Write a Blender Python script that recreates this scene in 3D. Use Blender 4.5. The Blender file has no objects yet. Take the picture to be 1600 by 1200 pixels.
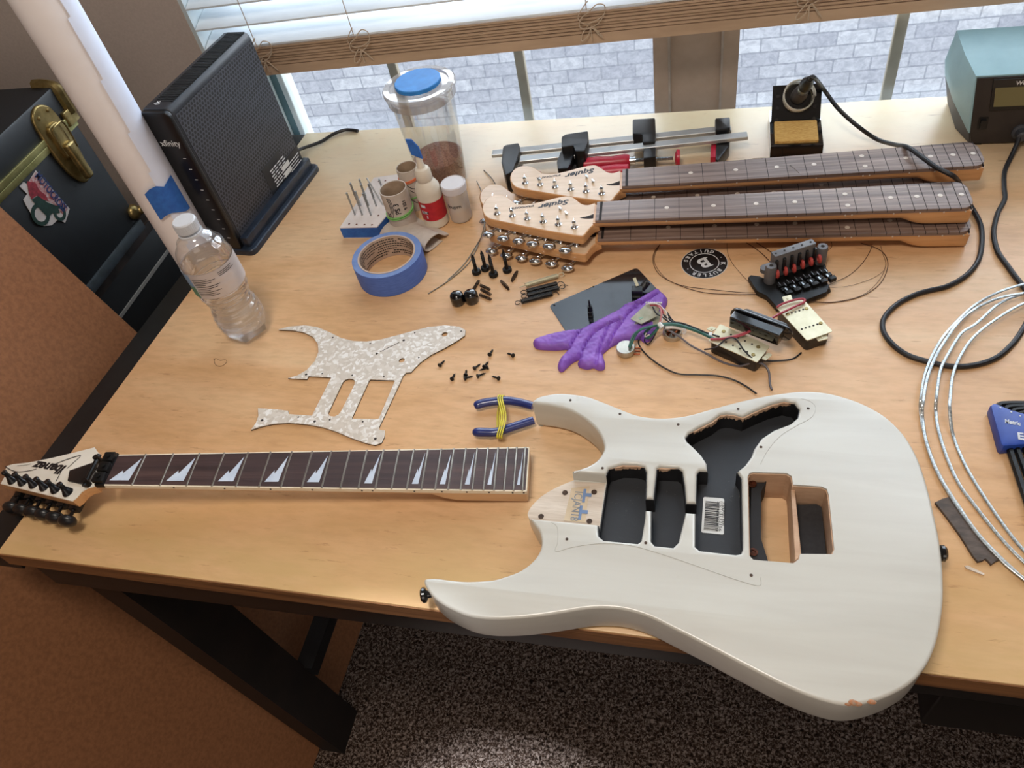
import bpy, bmesh, math, random
from mathutils import Vector, Matrix, Quaternion
from mathutils.geometry import tessellate_polygon
random.seed(7)
C = bpy.context.scene.collection
T = 0.80                      # table top height
PI = math.pi
# ---------------------------------------------------------------- camera
RM = ((0.9679, 0.1906, -0.1636), (0.0400, -0.7601, -0.6486), (-0.2480, 0.6212, -0.7434))
RM = [Vector(r) for r in RM]
RM[2].normalize(); RM[0] = (RM[0] - RM[2]*RM[0].dot(RM[2])).normalized(); RM[1] = RM[2].cross(RM[0])
F = 1194.646; CAM = Vector((0, 0, T + 0.70552))
cd = bpy.data.cameras.new('camera'); cam = bpy.data.objects.new('camera', cd); C.objects.link(cam)
cd.sensor_width = 36; cd.lens = F/1600*36; cd.clip_start = .02; cd.clip_end = 60
m3 = Matrix((RM[0], -RM[1], -RM[2])).transposed()
cam.matrix_world = Matrix.Translation(CAM) @ m3.to_4x4()
bpy.context.scene.camera = cam
# ---- survey helpers: sight lines measured in the photograph, met with real planes of the room
def ray(p):
    return RM[0]*((p[0]-800)/F) + RM[1]*((p[1]-600)/F) + RM[2]
def U(p, z=0.0):              # on the plane z above the table top
    d = ray(p); return CAM + d*((T+z-CAM.z)/d.z)
def Uy(p, y):
    d = ray(p); return CAM + d*(y/d.y)
def Ux(p, x):
    d = ray(p); return CAM + d*(x/d.x)
def UP(p, o, n):
    d = ray(p); return CAM + d*((o-CAM).dot(n)/d.dot(n))
def PX(P):
    P = Vector(P)-CAM; return (800+F*RM[0].dot(P)/RM[2].dot(P), 600+F*RM[1].dot(P)/RM[2].dot(P))
def hgt(pb, pt, z=0):         # height of something upright with foot pb and top pt
    b = U(pb, z); return min((( (PX(b+Vector((0,0,k*.001)))[1]-pt[1])**2, k*.001) for k in range(0, 600)))[1]
def V3(*a): return Vector(a)
# ---------------------------------------------------------------- materials
def srgb(c):
    if isinstance(c, str):
        c = [int(c[i:i+2], 16) for i in (0, 2, 4)]
    return tuple(((v/255)/12.92 if v/255 <= .04045 else ((v/255+.055)/1.055)**2.4) for v in c) + (1,)
def shade(c, k): return tuple(min(1, v*k) for v in c[:3]) + (1,)
def newmat(name):
    m = bpy.data.materials.new(name); m.use_nodes = True; nt = m.node_tree
    for n in list(nt.nodes): nt.nodes.remove(n)
    o = nt.nodes.new('ShaderNodeOutputMaterial'); b = nt.nodes.new('ShaderNodeBsdfPrincipled')
    nt.links.new(b.outputs[0], o.inputs[0]); return m, nt, b, o
def N(nt, t, **k):
    n = nt.nodes.new(t)
    for a, v in k.items():
        if a.startswith('i_'): n.inputs[a[2:].replace('_', ' ')].default_value = v
        else: setattr(n, a, v)
    return n
def coords(nt, stretch=(1,1,1), rot=(0,0,0)):
    tc = N(nt, 'ShaderNodeTexCoord'); mp = N(nt, 'ShaderNodeMapping')
    mp.inputs['Scale'].default_value = stretch; mp.inputs['Rotation'].default_value = rot
    nt.links.new(tc.outputs['Object'], mp.inputs[0]); return mp.outputs[0]
def ramp(nt, src, stops):
    r = N(nt, 'ShaderNodeValToRGB'); e = r.color_ramp.elements
    while len(e) < len(stops): e.new(.5)
    for i, (p, c) in enumerate(stops): e[i].position = p; e[i].color = c
    nt.links.new(src, r.inputs[0]); return r.outputs[0]
def noise(nt, vec, scale, detail=4, rough=.6, dist=0):
    n = N(nt, 'ShaderNodeTexNoise'); n.inputs['Scale'].default_value = scale; n.inputs['Detail'].default_value = detail
    n.inputs['Roughness'].default_value = rough; n.inputs['Distortion'].default_value = dist
    nt.links.new(vec, n.inputs['Vector']); return n.outputs['Fac']
def mixc(nt, fac, a, b, mode='MIX'):
    m = N(nt, 'ShaderNodeMix', data_type='RGBA', blend_type=mode)
    for s, i in ((fac, 0), (a, 6), (b, 7)):
        if hasattr(s, 'links'): nt.links.new(s, m.inputs[i])
        else: m.inputs[i].default_value = s
    return m.outputs[2]
def bump(nt, b, h, strength=.3, dist=.001):
    n = N(nt, 'ShaderNodeBump'); n.inputs['Strength'].default_value = strength; n.inputs['Distance'].default_value = dist
    nt.links.new(h, n.inputs['Height']); nt.links.new(n.outputs[0], b.inputs['Normal'])
MATS = {}
def mat(name, c1, c2=None, rough=.5, metal=0, scale=60, stretch=(1,1,1), bmp=0, bd=.0005, coat=0, rot=(0,0,0), detail=4, lo=.35, hi=.65, trans=0, ior=1.45, spec=.5, alpha=1):
    if name in MATS: return MATS[name]
    m, nt, b, o = newmat(name)
    c1 = srgb(c1); c2 = srgb(c2) if c2 else shade(c1, .86)
    v = coords(nt, stretch, rot); n = noise(nt, v, scale, detail)
    nt.links.new(ramp(nt, n, [(lo, c2), (hi, c1)]), b.inputs['Base Color'])
    b.inputs['Roughness'].default_value = rough; b.inputs['Metallic'].default_value = metal
    b.inputs['Coat Weight'].default_value = coat; b.inputs['Coat Roughness'].default_value = .08
    b.inputs['Specular IOR Level'].default_value = spec
    if trans: b.inputs['Transmission Weight'].default_value = trans; b.inputs['IOR'].default_value = ior
    if bmp: bump(nt, b, n, bmp, bd)
    MATS[name] = m; return m
def clear(name, tint=(1,1,1,1), gl=.12, body=0.0, bodycol=(1,1,1,1)):
    m, nt, b, o = newmat(name); nt.nodes.remove(b)
    t = N(nt, 'ShaderNodeBsdfTransparent'); t.inputs[0].default_value = tint
    g = N(nt, 'ShaderNodeBsdfGlossy'); g.inputs['Roughness'].default_value = .04
    fr = N(nt, 'ShaderNodeLayerWeight'); fr.inputs['Blend'].default_value = .25
    nz = noise(nt, coords(nt), 6); 
    mu = N(nt, 'ShaderNodeMath', operation='MULTIPLY_ADD'); nt.links.new(fr.outputs['Facing'], mu.inputs[0]); mu.inputs[1].default_value = .45; mu.inputs[2].default_value = gl*.5
    a = N(nt, 'ShaderNodeMixShader'); nt.links.new(mu.outputs[0], a.inputs[0]); nt.links.new(t.outputs[0], a.inputs[1]); nt.links.new(g.outputs[0], a.inputs[2])
    last = a
    if body:
        d = N(nt, 'ShaderNodeBsdfDiffuse'); nt.links.new(ramp(nt, nz, [(.3, shade(bodycol, .9)), (.7, bodycol)]), d.inputs[0])
        c = N(nt, 'ShaderNodeMixShader'); c.inputs[0].default_value = body
        nt.links.new(a.outputs[0], c.inputs[1]); nt.links.new(d.outputs[0], c.inputs[2]); last = c
    nt.links.new(last.outputs[0], o.inputs[0]); return m
def wood(name, ca, cb, cc, stretch, s1=3, s2=40, rough=.4, bmp=.05, coat=0, glare_wear=None):
    m, nt, b, o = newmat(name); v = coords(nt, stretch); v0 = coords(nt)
    n1 = noise(nt, v, s1, 5, .55, .6); n2 = noise(nt, v, s2, 3, .6); n3 = noise(nt, v0, 2.2, 3)
    c = ramp(nt, n1, [(.3, srgb(cb)), (.5, srgb(ca)), (.72, srgb(cc))])
    c = mixc(nt, n2, c, shade(srgb(cb), .8), 'MIX') if False else c
    r2 = ramp(nt, n2, [(.3, (.84,.82,.79,1)), (.6, (1,1,1,1))]); c = mixc(nt, .8, c, r2, 'MULTIPLY')
    r3 = ramp(nt, n3, [(.3, (.86,.84,.82,1)), (.7, (1.0,1.0,1.0,1))]); c = mixc(nt, .8, c, r3, 'MULTIPLY')
    if glare_wear:
        c = glare_wear(nt, c)
    nt.links.new(c, b.inputs['Base Color']); b.inputs['Roughness'].default_value = rough
    b.inputs['Coat Weight'].default_value = coat; b.inputs['Coat Roughness'].default_value = .12
    if bmp: bump(nt, b, n2, bmp, .0006)
    MATS[name] = m; return m
# ---------------------------------------------------------------- mesh builder
def poly_area(p): return sum(p[i][0]*p[(i+1) % len(p)][1]-p[(i+1) % len(p)][0]*p[i][1] for i in range(len(p)))/2
def ccw(p): return p if poly_area(p) > 0 else p[::-1]
def offset(p, d):             # inwards for a ccw loop
    n = len(p); out = []
    for i in range(n):
        a, b, c = Vector(p[i-1][:2]), Vector(p[i][:2]), Vector(p[(i+1) % n][:2])
        e1 = (b-a); e2 = (c-b)
        e1 = e1.normalized() if e1.length > 1e-9 else e2.normalized(); e2 = e2.normalized() if e2.length > 1e-9 else e1
        n1 = Vector((-e1.y, e1.x)); n2 = Vector((-e2.y, e2.x)); m = n1+n2
        if m.length < 1e-6: m = n1
        m.normalize(); k = max(.5, m.dot(n1)); out.append(b+m*(d/k))
    return [(v.x, v.y) for v in out]
def spline(pts, n=5, closed=True):
    pts = [Vector(p) for p in pts]; L = len(pts); out = []
    for i in range(L if closed else L-1):
        if closed: p0, p1, p2, p3 = pts[i-1], pts[i], pts[(i+1) % L], pts[(i+2) % L]
        else: p0, p1, p2, p3 = pts[max(i-1, 0)], pts[i], pts[i+1], pts[min(i+2, L-1)]
        for k in range(n):
            t = k/n; t2 = t*t; t3 = t2*t
            out.append(.5*((2*p1)+(p2-p0)*t+(2*p0-5*p1+4*p2-p3)*t2+(3*p1-p0-3*p2+p3)*t3))
    if not closed: out.append(pts[-1])
    return out
def roundpoly(pts, r, n=4):   # fillet each corner of a polygon
    out = []; L = len(pts)
    for i in range(L):
        a, b, c = Vector(pts[i-1][:2]), Vector(pts[i][:2]), Vector(pts[(i+1) % L][:2])
        rr = min(r, (a-b).length*.45, (c-b).length*.45); p = b+(a-b).normalized()*rr; q = b+(c-b).normalized()*rr
        for k in range(n+1):
            t = k/n; out.append(tuple((1-t)**2*p+2*t*(1-t)*b+t*t*q))
    return out
def frame(z, up=None):
    z = Vector(z).normalized(); h = Vector(up) if up else (Vector((0,0,1)) if abs(z.z) < .9 else Vector((1,0,0)))
    x = h.cross(z).normalized(); y = z.cross(x); return Matrix((x, y, z)).transposed()
class MB:
    def __init__(s): s.bm = bmesh.new(); s.mi = 0
    def face(s, vs):
        try: f = s.bm.faces.new(vs); f.material_index = s.mi; return f
        except ValueError: return None
    def vs(s, pts): return [s.bm.verts.new(p) for p in pts]
    def ring(s, a, b):
        n = len(a)
        for i in range(n): s.face((a[i], a[(i+1) % n], b[(i+1) % n], b[i]))
    def prism(s, loops, z0, z1, bt=0, bb=0, M=None, nb=4, hb=0):
        M = M or Matrix(); loops = [[(p[0], p[1]) for p in l] for l in loops]
        loops = [ccw(loops[0])]+[ccw(l)[::-1] for l in loops[1:]]
        vert = lambda l, z: s.vs([M @ Vector((p[0], p[1], z)) for p in l])
        def rings(l, bt, bb):
            R = []
            if bb:
                for k in range(nb+1):
                    t = k/nb*PI/2; R.append(vert(offset(l, bb*(1-math.sin(t))), z0+bb*(1-math.cos(t))))
            else: R.append(vert(l, z0))
            if bt:
                for k in range(nb+1):
                    t = k/nb*PI/2; R.append(vert(offset(l, bt*(1-math.cos(t))), z1-bt*(1-math.sin(t))))
            else: R.append(vert(l, z1))
            for a, b in zip(R, R[1:]): s.ring(a, b)
            return R[0], R[-1]
        B = []; Tt = []
        for i, l in enumerate(loops):
            b, t = rings(l, bt if i == 0 else hb, bb if i == 0 else 0); B.append(b); Tt.append(t)
        inv = M.inverted()
        for caps, flip in ((Tt, 0), (B, 1)):
            co = [[Vector(((inv @ v.co).x, (inv @ v.co).y, 0)) for v in c] for c in caps]
            flat = [v for c in caps for v in c]
            for tri in tessellate_polygon(co):
                a, b_, c_ = [flat[k] for k in tri]
                A = (inv @ a.co), (inv @ b_.co), (inv @ c_.co)
                ar = (A[1].x-A[0].x)*(A[2].y-A[0].y)-(A[2].x-A[0].x)*(A[1].y-A[0].y)
                if (ar < 0) != bool(flip): s.face((a, c_, b_))
                else: s.face((a, b_, c_))
        return s
    def box(s, c, size, M=None, b=0, R=None):
        x, y, z = [v/2 for v in size]; M = M or Matrix(); c = Vector(c)
        MM = M @ Matrix.Translation(c) @ (R.to_4x4() if R else Matrix())
        L = [(-x,-y), (x,-y), (x,y), (-x,y)]
        if b: L = roundpoly(L, b, 3)
        return s.prism([L], -z, z, bt=b*.6 if b else 0, bb=b*.6 if b else 0, M=MM, nb=2)
    def lathe(s, prof, c=(0,0,0), axis=(0,0,1), seg=32, M=None, cap=True, R=None):
        F3 = (R or frame(axis)); c = Vector(c); M = M or Matrix(); rs = []
        for r, z in prof:
            rs.append(s.vs([M @ (c + F3 @ Vector((r*math.cos(a*2*PI/seg), r*math.sin(a*2*PI/seg), z))) for a in range(seg)]))
        for a, b in zip(rs, rs[1:]): s.ring(a, b)
        if cap:
            if prof[0][0] > 1e-6: s.face(rs[0][::-1])
            if prof[-1][0] > 1e-6: s.face(rs[-1])
        return s
    def cyl(s, p, q, r, r2=None, seg=20, M=None, b=0):
        p = Vector(p); q = Vector(q); L = (q-p).length; r2 = r if r2 is None else r2
        pr = [(r, 0), (r2, L)] if not b else [(r-b, 0), (r, b), (r2, L-b), (r2-b, L)]
        return s.lathe(pr, p, q-p, seg, M)
    def tube(s, path, r, seg=8, M=None, closed=False, flat=1):
        path = [Vector(p) for p in path]; n = len(path); M = M or Matrix(); rs = []
        tans = []
        for i in range(n):
            a = path[i-1] if (i > 0 or closed) else path[0]; b = path[(i+1) % n] if (i < n-1 or closed) else path[-1]
            t = b-a; tans.append(t.normalized() if t.length > 1e-9 else Vector((1,0,0)))
        up = Vector((0,0,1)) if abs(tans[0].z) < .95 else Vector((0,1,0)); x = up.cross(tans[0]).normalized()
        for i in range(n):
            t = tans[i]; x = (x-t*x.dot(t))
            x = x.normalized() if x.length > 1e-6 else t.orthogonal().normalized()
            y = t.cross(x); rr = r(i/(n-1)) if callable(r) else r
            rs.append(s.vs([M @ (path[i]+(x*math.cos(a*2*PI/seg)+y*flat*math.sin(a*2*PI/seg))*rr) for a in range(seg)]))
        for a, b in zip(rs, rs[1:]): s.ring(a, b)
        if closed: s.ring(rs[-1], rs[0])
        else: s.face(rs[0][::-1]); s.face(rs[-1])
        return s
    def ball(s, c, r, seg=14, sc=(1,1,1), M=None):
        M = M or Matrix(); c = Vector(c); rs = []; n = seg//2
        for i in range(1, n):
            th = PI*i/n; rs.append(s.vs([M @ (c+Vector((r*sc[0]*math.sin(th)*math.cos(a*2*PI/seg), r*sc[1]*math.sin(th)*math.sin(a*2*PI/seg), -r*sc[2]*math.cos(th)))) for a in range(seg)]))
        for a, b in zip(rs, rs[1:]): s.ring(a, b)
        lo = s.bm.verts.new(M @ (c-Vector((0,0,r*sc[2])))); hi = s.bm.verts.new(M @ (c+Vector((0,0,r*sc[2]))))
        for i in range(seg): s.face((lo, rs[0][(i+1) % seg], rs[0][i])); s.face((hi, rs[-1][i], rs[-1][(i+1) % seg]))
        return s
    def text(s, txt, size, M, ext=.0002, shear=0, align='CENTER', bold=0, fit=None, squash=1):
        cu = bpy.data.curves.new('t', 'FONT'); cu.body = txt; cu.size = size; cu.align_x = align; cu.extrude = ext; cu.shear = shear; cu.resolution_u = 3; cu.offset = bold
        ob = bpy.data.objects.new('t', cu); me = bpy.data.meshes.new_from_object(ob)
        k = 1
        if fit and len(me.vertices):
            xs = [v.co.x for v in me.vertices]; k = fit/(max(xs)-min(xs)+1e-9)
        vs = s.vs([M @ Vector((v.co.x*k, v.co.y*squash, v.co.z+ext)) for v in me.vertices])
        for p in me.polygons: s.face([vs[i] for i in p.vertices])
        bpy.data.objects.remove(ob); bpy.data.curves.remove(cu); bpy.data.meshes.remove(me); return s
def spring(mb, a, b, r, wr, turns, seg=5, per=10, taper=None):
    a = Vector(a); b = Vector(b); F3 = frame(b-a); L = (b-a).length; n = int(turns*per); P = []
    for i in range(n+1):
        t = i/n; rr = r*(taper(t) if taper else 1)
        P.append(a+F3 @ Vector((rr*math.cos(t*turns*2*PI), rr*math.sin(t*turns*2*PI), L*t)))
    mb.tube(P, wr, seg); return mb
def finish(mb, ang=35):
    bm = mb.bm; bmesh.ops.recalc_face_normals(bm, faces=bm.faces[:])
    return bm
def obj(name, mb, m, parent=None, origin=None, ang=35, kind=None, label=None):
    bm = finish(mb); me = bpy.data.meshes.new(name)
    if parent is not None: o0 = parent['_o'] if '_o' in parent else (0,0,0)
    elif origin is not None: o0 = tuple(origin)
    else:
        xs = [v.co for v in bm.verts]; o0 = ((min(v.x for v in xs)+max(v.x for v in xs))/2, (min(v.y for v in xs)+max(v.y for v in xs))/2, min(v.z for v in xs))
    bmesh.ops.translate(bm, verts=bm.verts[:], vec=-Vector(o0)); bm.to_mesh(me); bm.free()
    me.shade_smooth(); me.set_sharp_from_angle(angle=math.radians(ang))
    for k in (m if isinstance(m, (list, tuple)) else [m]): me.materials.append(k)
    ob = bpy.data.objects.new(name, me); C.objects.link(ob); ob['_o'] = o0
    if parent is not None: ob.parent = parent
    else: ob.location = o0
    if kind: ob['kind'] = kind
    if label: ob['label'] = label
    return ob
def tag(o, label, cat, group=None, kind=None):
    o['label'] = label; o['category'] = cat
    if group: o['group'] = group
    if kind: o['kind'] = kind
    return o
def thing(name, label, cat, loc=(0,0,0), group=None):
    e = bpy.data.objects.new(name, None); C.objects.link(e); e.location = loc; e['_o'] = tuple(loc); e.empty_display_size = .02
    return tag(e, label, cat, group)
def kids(o): return [c for c in bpy.data.objects if c.parent == o]
def dup(o, parent=None):
    c = o.copy(); C.objects.link(c); c.parent = parent
    for k in kids(o): dup(k, c)
    return c
def struct(name, mb, m, parent=None, **k):
    o = obj(name, mb, m, parent, **k)
    if parent is None: o['kind'] = 'structure'
    return o
def ORD(i): return ['first','second','third','fourth','fifth','sixth','seventh','eighth','ninth','tenth','eleventh','twelfth'][i]
# ================================================================ MATERIALS
def table_glare_wear(nt, c):        # window glare painted into the back as paler colour; yellow wear along the front
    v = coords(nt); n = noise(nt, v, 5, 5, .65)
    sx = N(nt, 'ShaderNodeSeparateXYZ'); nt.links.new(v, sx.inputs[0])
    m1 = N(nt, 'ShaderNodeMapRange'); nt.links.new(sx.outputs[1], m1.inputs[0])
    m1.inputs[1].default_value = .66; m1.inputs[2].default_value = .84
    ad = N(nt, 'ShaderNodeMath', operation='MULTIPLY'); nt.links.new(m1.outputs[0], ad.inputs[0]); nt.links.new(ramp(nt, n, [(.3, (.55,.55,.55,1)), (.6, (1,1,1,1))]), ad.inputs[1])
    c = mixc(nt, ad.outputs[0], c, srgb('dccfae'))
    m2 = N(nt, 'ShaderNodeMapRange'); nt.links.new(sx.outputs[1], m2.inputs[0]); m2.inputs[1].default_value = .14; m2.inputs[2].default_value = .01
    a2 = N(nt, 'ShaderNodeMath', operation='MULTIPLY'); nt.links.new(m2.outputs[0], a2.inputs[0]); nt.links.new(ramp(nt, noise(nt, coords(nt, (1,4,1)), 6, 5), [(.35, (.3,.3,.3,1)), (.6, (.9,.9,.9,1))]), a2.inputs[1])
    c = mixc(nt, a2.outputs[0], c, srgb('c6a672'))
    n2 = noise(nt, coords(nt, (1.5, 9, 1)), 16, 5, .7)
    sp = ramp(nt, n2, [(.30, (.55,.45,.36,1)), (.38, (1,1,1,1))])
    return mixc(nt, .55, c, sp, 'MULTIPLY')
M_TABLE = wood('table_ply', 'deb386', 'cd9f6c', 'e6c49a', (1, 4, 4), 2.2, 34, .36, .04, glare_wear=table_glare_wear)
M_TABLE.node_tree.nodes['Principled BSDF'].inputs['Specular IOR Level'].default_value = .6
M_EDGE = wood('ply_edge', '7f5632', '5c3a20', '96693f', (1, 1, 40), 4, 30, .6, .1)
M_FRAME = mat('black_steel', '16181a', '0e0f10', .42, 0, 30)
M_LEG = mat('black_steel_leg', '17110e', '0c0a09', .5, 0, 20)
M_BOARD = mat('brown_hardboard', '8f5f3c', '7d5131', .75, 0, 160, bmp=.1)
M_WALL = mat('taupe_paint', 'c4b5ab', 'bcada3', .85, 0, 220, bmp=.06)
M_CEIL = mat('ceiling_paint', 'c9c0b4', 'c0b6aa', .9, 0, 90)
M_REVEAL = mat('white_trim_paint', 'd3dde0', 'c6d2d6', .5, 0, 12)
M_VINYL = mat('white_vinyl', 'dfe6e2', 'cfd8d6', .4, 0, 15)
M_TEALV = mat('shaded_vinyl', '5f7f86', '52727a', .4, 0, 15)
M_MULL = mat('shaded_white_vinyl', 'ab9482', 'a08a78', .55, 0, 18)  # white mullion; the warm indoor shade is put into the colour
M_MUNT = mat('shaded_muntin', 'a09480', '8d826f', .55, 0, 18)  # brown of the shaded room side painted into the muntins
M_SLAT = mat('white_blind_slat', 'e6ecf0', 'd9e1e8', .45, 0, 8, stretch=(1,6,6))
M_RAIL = mat('shaded_blind', 'c0a48a', 'b1967d', .5, 0, 8, stretch=(1,6,6))  # tan indoor shade painted into the white rail and stacked slats
M_CORD = mat('blind_cord', 'c6b29c', 'b5a18b', .8, 0, 200)
M_GLASSW = clear('window_glass', (.97,.985,1,1), .02)
M_BODY = None
def body_mat():
    m, nt, b, o = newmat('white_body_finish'); v = coords(nt, (1, 9, 9)); n = noise(nt, v, 5, 4, .55, .4); n2 = noise(nt, coords(nt), 40, 5)
    c = ramp(nt, n, [(.3, srgb('bab7ae')), (.65, srgb('c3c1b8'))]); s = ramp(nt, n2, [(.24, (.8,.78,.74,1)), (.32, (1,1,1,1))]); c = mixc(nt, .5, c, s, 'MULTIPLY')
    nt.links.new(c, b.inputs['Base Color']); b.inputs['Roughness'].default_value = .3; b.inputs['Coat Weight'].default_value = .25; b.inputs['Coat Roughness'].default_value = .2; return m
M_BODY = body_mat()
def black_paint():
    m, nt, b, o = newmat('cavity_black_paint'); v = coords(nt); n = noise(nt, v, 150, 6, .75, 1.5); n2 = noise(nt, v, 20, 3)
    c = ramp(nt, n, [(.62, srgb('212327')), (.70, srgb('8b8780'))]); c = mixc(nt, ramp(nt, n2, [(.5, (0,0,0,1)), (.75, (1,1,1,1))]), srgb('212327'), c)
    nt.links.new(c, b.inputs['Base Color']); b.inputs['Roughness'].default_value = .55; bump(nt, b, n, .2, .0005); return m
M_CAV = black_paint()
M_CAVD = mat('cavity_black_wall', '16161a', '0b0b0d', .6, 0, 90)
M_TAN = wood('raw_tan_wood', 'c4a184', 'b48f72', 'd0b093', (1, 4, 4), 8, 60, .55, .08)
M_RAWW = wood('raw_pale_wood', 'd2c4b4', 'bfae9c', 'ddd2c4', (1, 12, 1), 8, 60, .6, .15)
M_MAPLE = wood('maple', 'd4ab80', 'c89a6c', 'dcb68e', (.6, 6, 6), 3, 40, .32, .02, coat=.3)
M_MAPLES = wood('maple_side', 'd09a66', 'c08854', 'dcab78', (.6, 4, 6), 3, 40, .35, .02, coat=.3)
M_HEADT = wood('maple_head_face', 'd9bb9a', 'cfae8b', 'e2c8aa', (.6, 5, 5), 3, 30, .3, .02, coat=.3)
M_ROSE = wood('rosewood', '7a665d', '513f38', 'a08c80', (.5, 16, 8), 9, 60, .42, .3)
M_ROSED = wood('dark_rosewood', '42302f', '2f2222', '55403c', (.5, 14, 8), 7, 50, .45, .3)
M_SLOT = mat('dark_slot', '1d1512', None, .8)
M_WHITEP = mat('white_neck_paint', 'e2dccf', 'd8d1c2', .3, 0, 10, coat=.4)
M_BIND = mat('cream_binding', 'e6dcc6', 'dccfb6', .35, 0, 40)
M_NICKEL = mat('nickel_fret', 'b9b2a6', 'a39b8f', .28, .9, 80)
M_CHROME = mat('chrome', 'dfe3e6', 'cfd4d8', .07, 1, 20)
M_STEEL = mat('brushed_steel', 'b0b4b6', '9a9ea0', .28, .9, 60)
M_BAR = mat('clamp_bar', 'b9bbbb', 'a8abac', .38, .55, 25)
M_BLK = mat('black_plastic', '18191b', '101113', .35, 0, 50)
M_BLKG = mat('gloss_black', '0d0e11', '08090b', .12, 0, 50, coat=.6)
M_BLKM = mat('matte_black_metal', '1d1c1c', '121212', .38, .4, 80)
M_CAP = mat('tuner_black', '1a1a1c', '111113', .3, .3, 40)
M_INLAY = mat('shark_inlay', 'c3ccd8', 'aeb9c8', .3, 0, 40)
M_DOT = mat('pearl_dot', 'd2c6b8', 'b9ac9d', .35, 0, 200)
M_INK = mat('black_ink', '17161a', None, .5)
M_WINK = mat('white_ink', 'd6d8da', 'c6c8ca', .5)
M_LABEL = mat('white_label', 'dadbd8', 'cbccc9', .5, 0, 30)
def pearl():
    m, nt, b, o = newmat('pearloid'); v = coords(nt); w = N(nt, 'ShaderNodeTexNoise'); w.inputs['Scale'].default_value = 60; nt.links.new(v, w.inputs[0])
    a = N(nt, 'ShaderNodeMix', data_type='VECTOR'); a.inputs[0].default_value = .012; nt.links.new(v, a.inputs[4]); nt.links.new(w.outputs['Color'], a.inputs[5])
    vo = N(nt, 'ShaderNodeTexVoronoi'); vo.inputs['Scale'].default_value = 240; nt.links.new(a.outputs[1], vo.inputs['Vector'])
    sx = N(nt, 'ShaderNodeSeparateColor'); nt.links.new(vo.outputs['Color'], sx.inputs[0])
    nt.links.new(ramp(nt, sx.outputs[0], [(0, srgb('c2b8ab')), (.6, srgb('cdc4b8')), (.95, srgb('e6e3de'))]), b.inputs['Base Color'])
    b.inputs['Roughness'].default_value = .3; return m
M_PEARL = pearl()
M_GLOVE = mat('purple_nitrile', '8a58b8', '7445a6', .5, 0, 60, bmp=.25, bd=.001)
M_BLUET = mat('blue_tape', '2c66b4', '2458a4', .7, 0, 120, bmp=.1)
M_TAPE = mat('painters_tape', '5272be', '4766b2', .65, 0, 90, stretch=(1,1,6))
M_TAPETOP = mat('tape_side', '7087b6', '6079aa', .75, 0, 50)
M_CARD = mat('cardboard', 'b49c84', 'a58d75', .8, 0, 90)
M_CARDL = mat('pale_sandpaper_back', 'cabcae', 'bcae9f', .75, 0, 60)
M_RED = mat('red_plastic', 'c2203c', 'ad1a34', .35, 0, 20)
M_REDL = mat('red_label', 'c01f2c', 'a81724', .45, 0, 60)
M_GREENB = mat('green_rubber', '7fb965', None, .5)
M_ORNB = mat('orange_rubber', 'd8734a', None, .5)
M_YELB = mat('yellow_rubber', 'd9cc3f', None, .5)
M_BLUEH = mat('navy_vinyl_grip', '232f6e', '1b2560', .3, 0, 30, coat=.3)
M_HEXB = mat('blue_holder', '2447a0', '1d3b8c', .4, 0, 30)
M_BRASS = mat('aged_brass', 'a08c5c', '7e6c42', .3, .85, 60)
M_GOLDPL = mat('nickel_silver_plate', 'd6d0b4', 'c8c1a2', .36, .35, 50)
M_COPPER = mat('copper', 'b0613a', '8c4a2c', .3, .9, 60)
M_POT = mat('pot_casing', 'c4bfb2', 'b0ab9f', .3, .8, 60)
M_TUBE = mat('white_paper', 'ece6e4', 'e3dcda', .75, 0, 8)
M_TEAL = mat('teal_case', '9cc2cb', '92b8c2', .45, 0, 20)
M_WELB = mat('station_panel', '2e2826', '231e1d', .5, 0, 30)
M_LCD = mat('lcd', '76714e', '6e6947', .3, 0, 6)
M_SPONGE = mat('sponge', 'dcb56c', 'c2914a', .95, 0, 170, stretch=(1,4,1), bmp=.5, bd=.001)
M_GREYM = mat('grey_metal', '6d6b6c', '5f5d5e', .5, .3, 60)
M_TRUNK = mat('trunk_black', '0e1216', '090c0f', .5, 0, 50, bmp=.1)
M_CAB = mat('cabinet_black', '0e1113', '090b0c', .45, 0, 30)
M_POWDER = mat('rust_powder', 'a87866', '7c4c3c', .95, 0, 330, bmp=.6, bd=.002)
M_CREAM = mat('cream_plastic', 'ddd3c2', 'd3c8b6', .45, 0, 20)
M_FROST = clear('frosted_plastic', (.96,.95,.94,1), .10, .30, srgb('ece6de'))
M_JAR = clear('clear_jar', (.98,.98,.97,1), .10, .035, srgb('e0dcd6'))
M_LID = clear('jar_lid', (.93,.93,.93,1), .15, .38, srgb('c3bcb6'))
M_PET = clear('clear_bottle', (.98,.98,.98,1), .16, .02, srgb('d0d4d8'))
M_BCAP = clear('bottle_cap', (.9,.9,.9,1), .1, .75, srgb('d9dadd'))
M_WRAP = clear('bottle_label', (.9,.88,.86,1), .03, .62, srgb('d6ccc8'))
M_SHIM = mat('dark_walnut', '5a4c42', '3e332c', .6, 0, 60, stretch=(1,3,1), bmp=.3)
M_RULER = mat('coiled_fret_wire', 'ced4d6', '8f9799', .3, .7, 420)
M_GREENW = mat('green_wire', '2f6358', '24524a', .45); M_BLKW = mat('black_wire', '1b1a1d', None, .45); M_REDW = mat('red_wire', 'a8404a', '963540', .45)
M_WHTW = mat('white_wire', 'd8cfc8', None, .45); M_GRYW = mat('grey_wire', '6a6468', None, .45); M_PINKW = mat('pink_wire', 'c77f80', None, .45)
M_PCB = mat('switch_plate', 'b9b6a4', '98977f', .4, .4, 60); M_REDR = mat('red_ring', 'b8483f', 'a03a34', .45)
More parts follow.
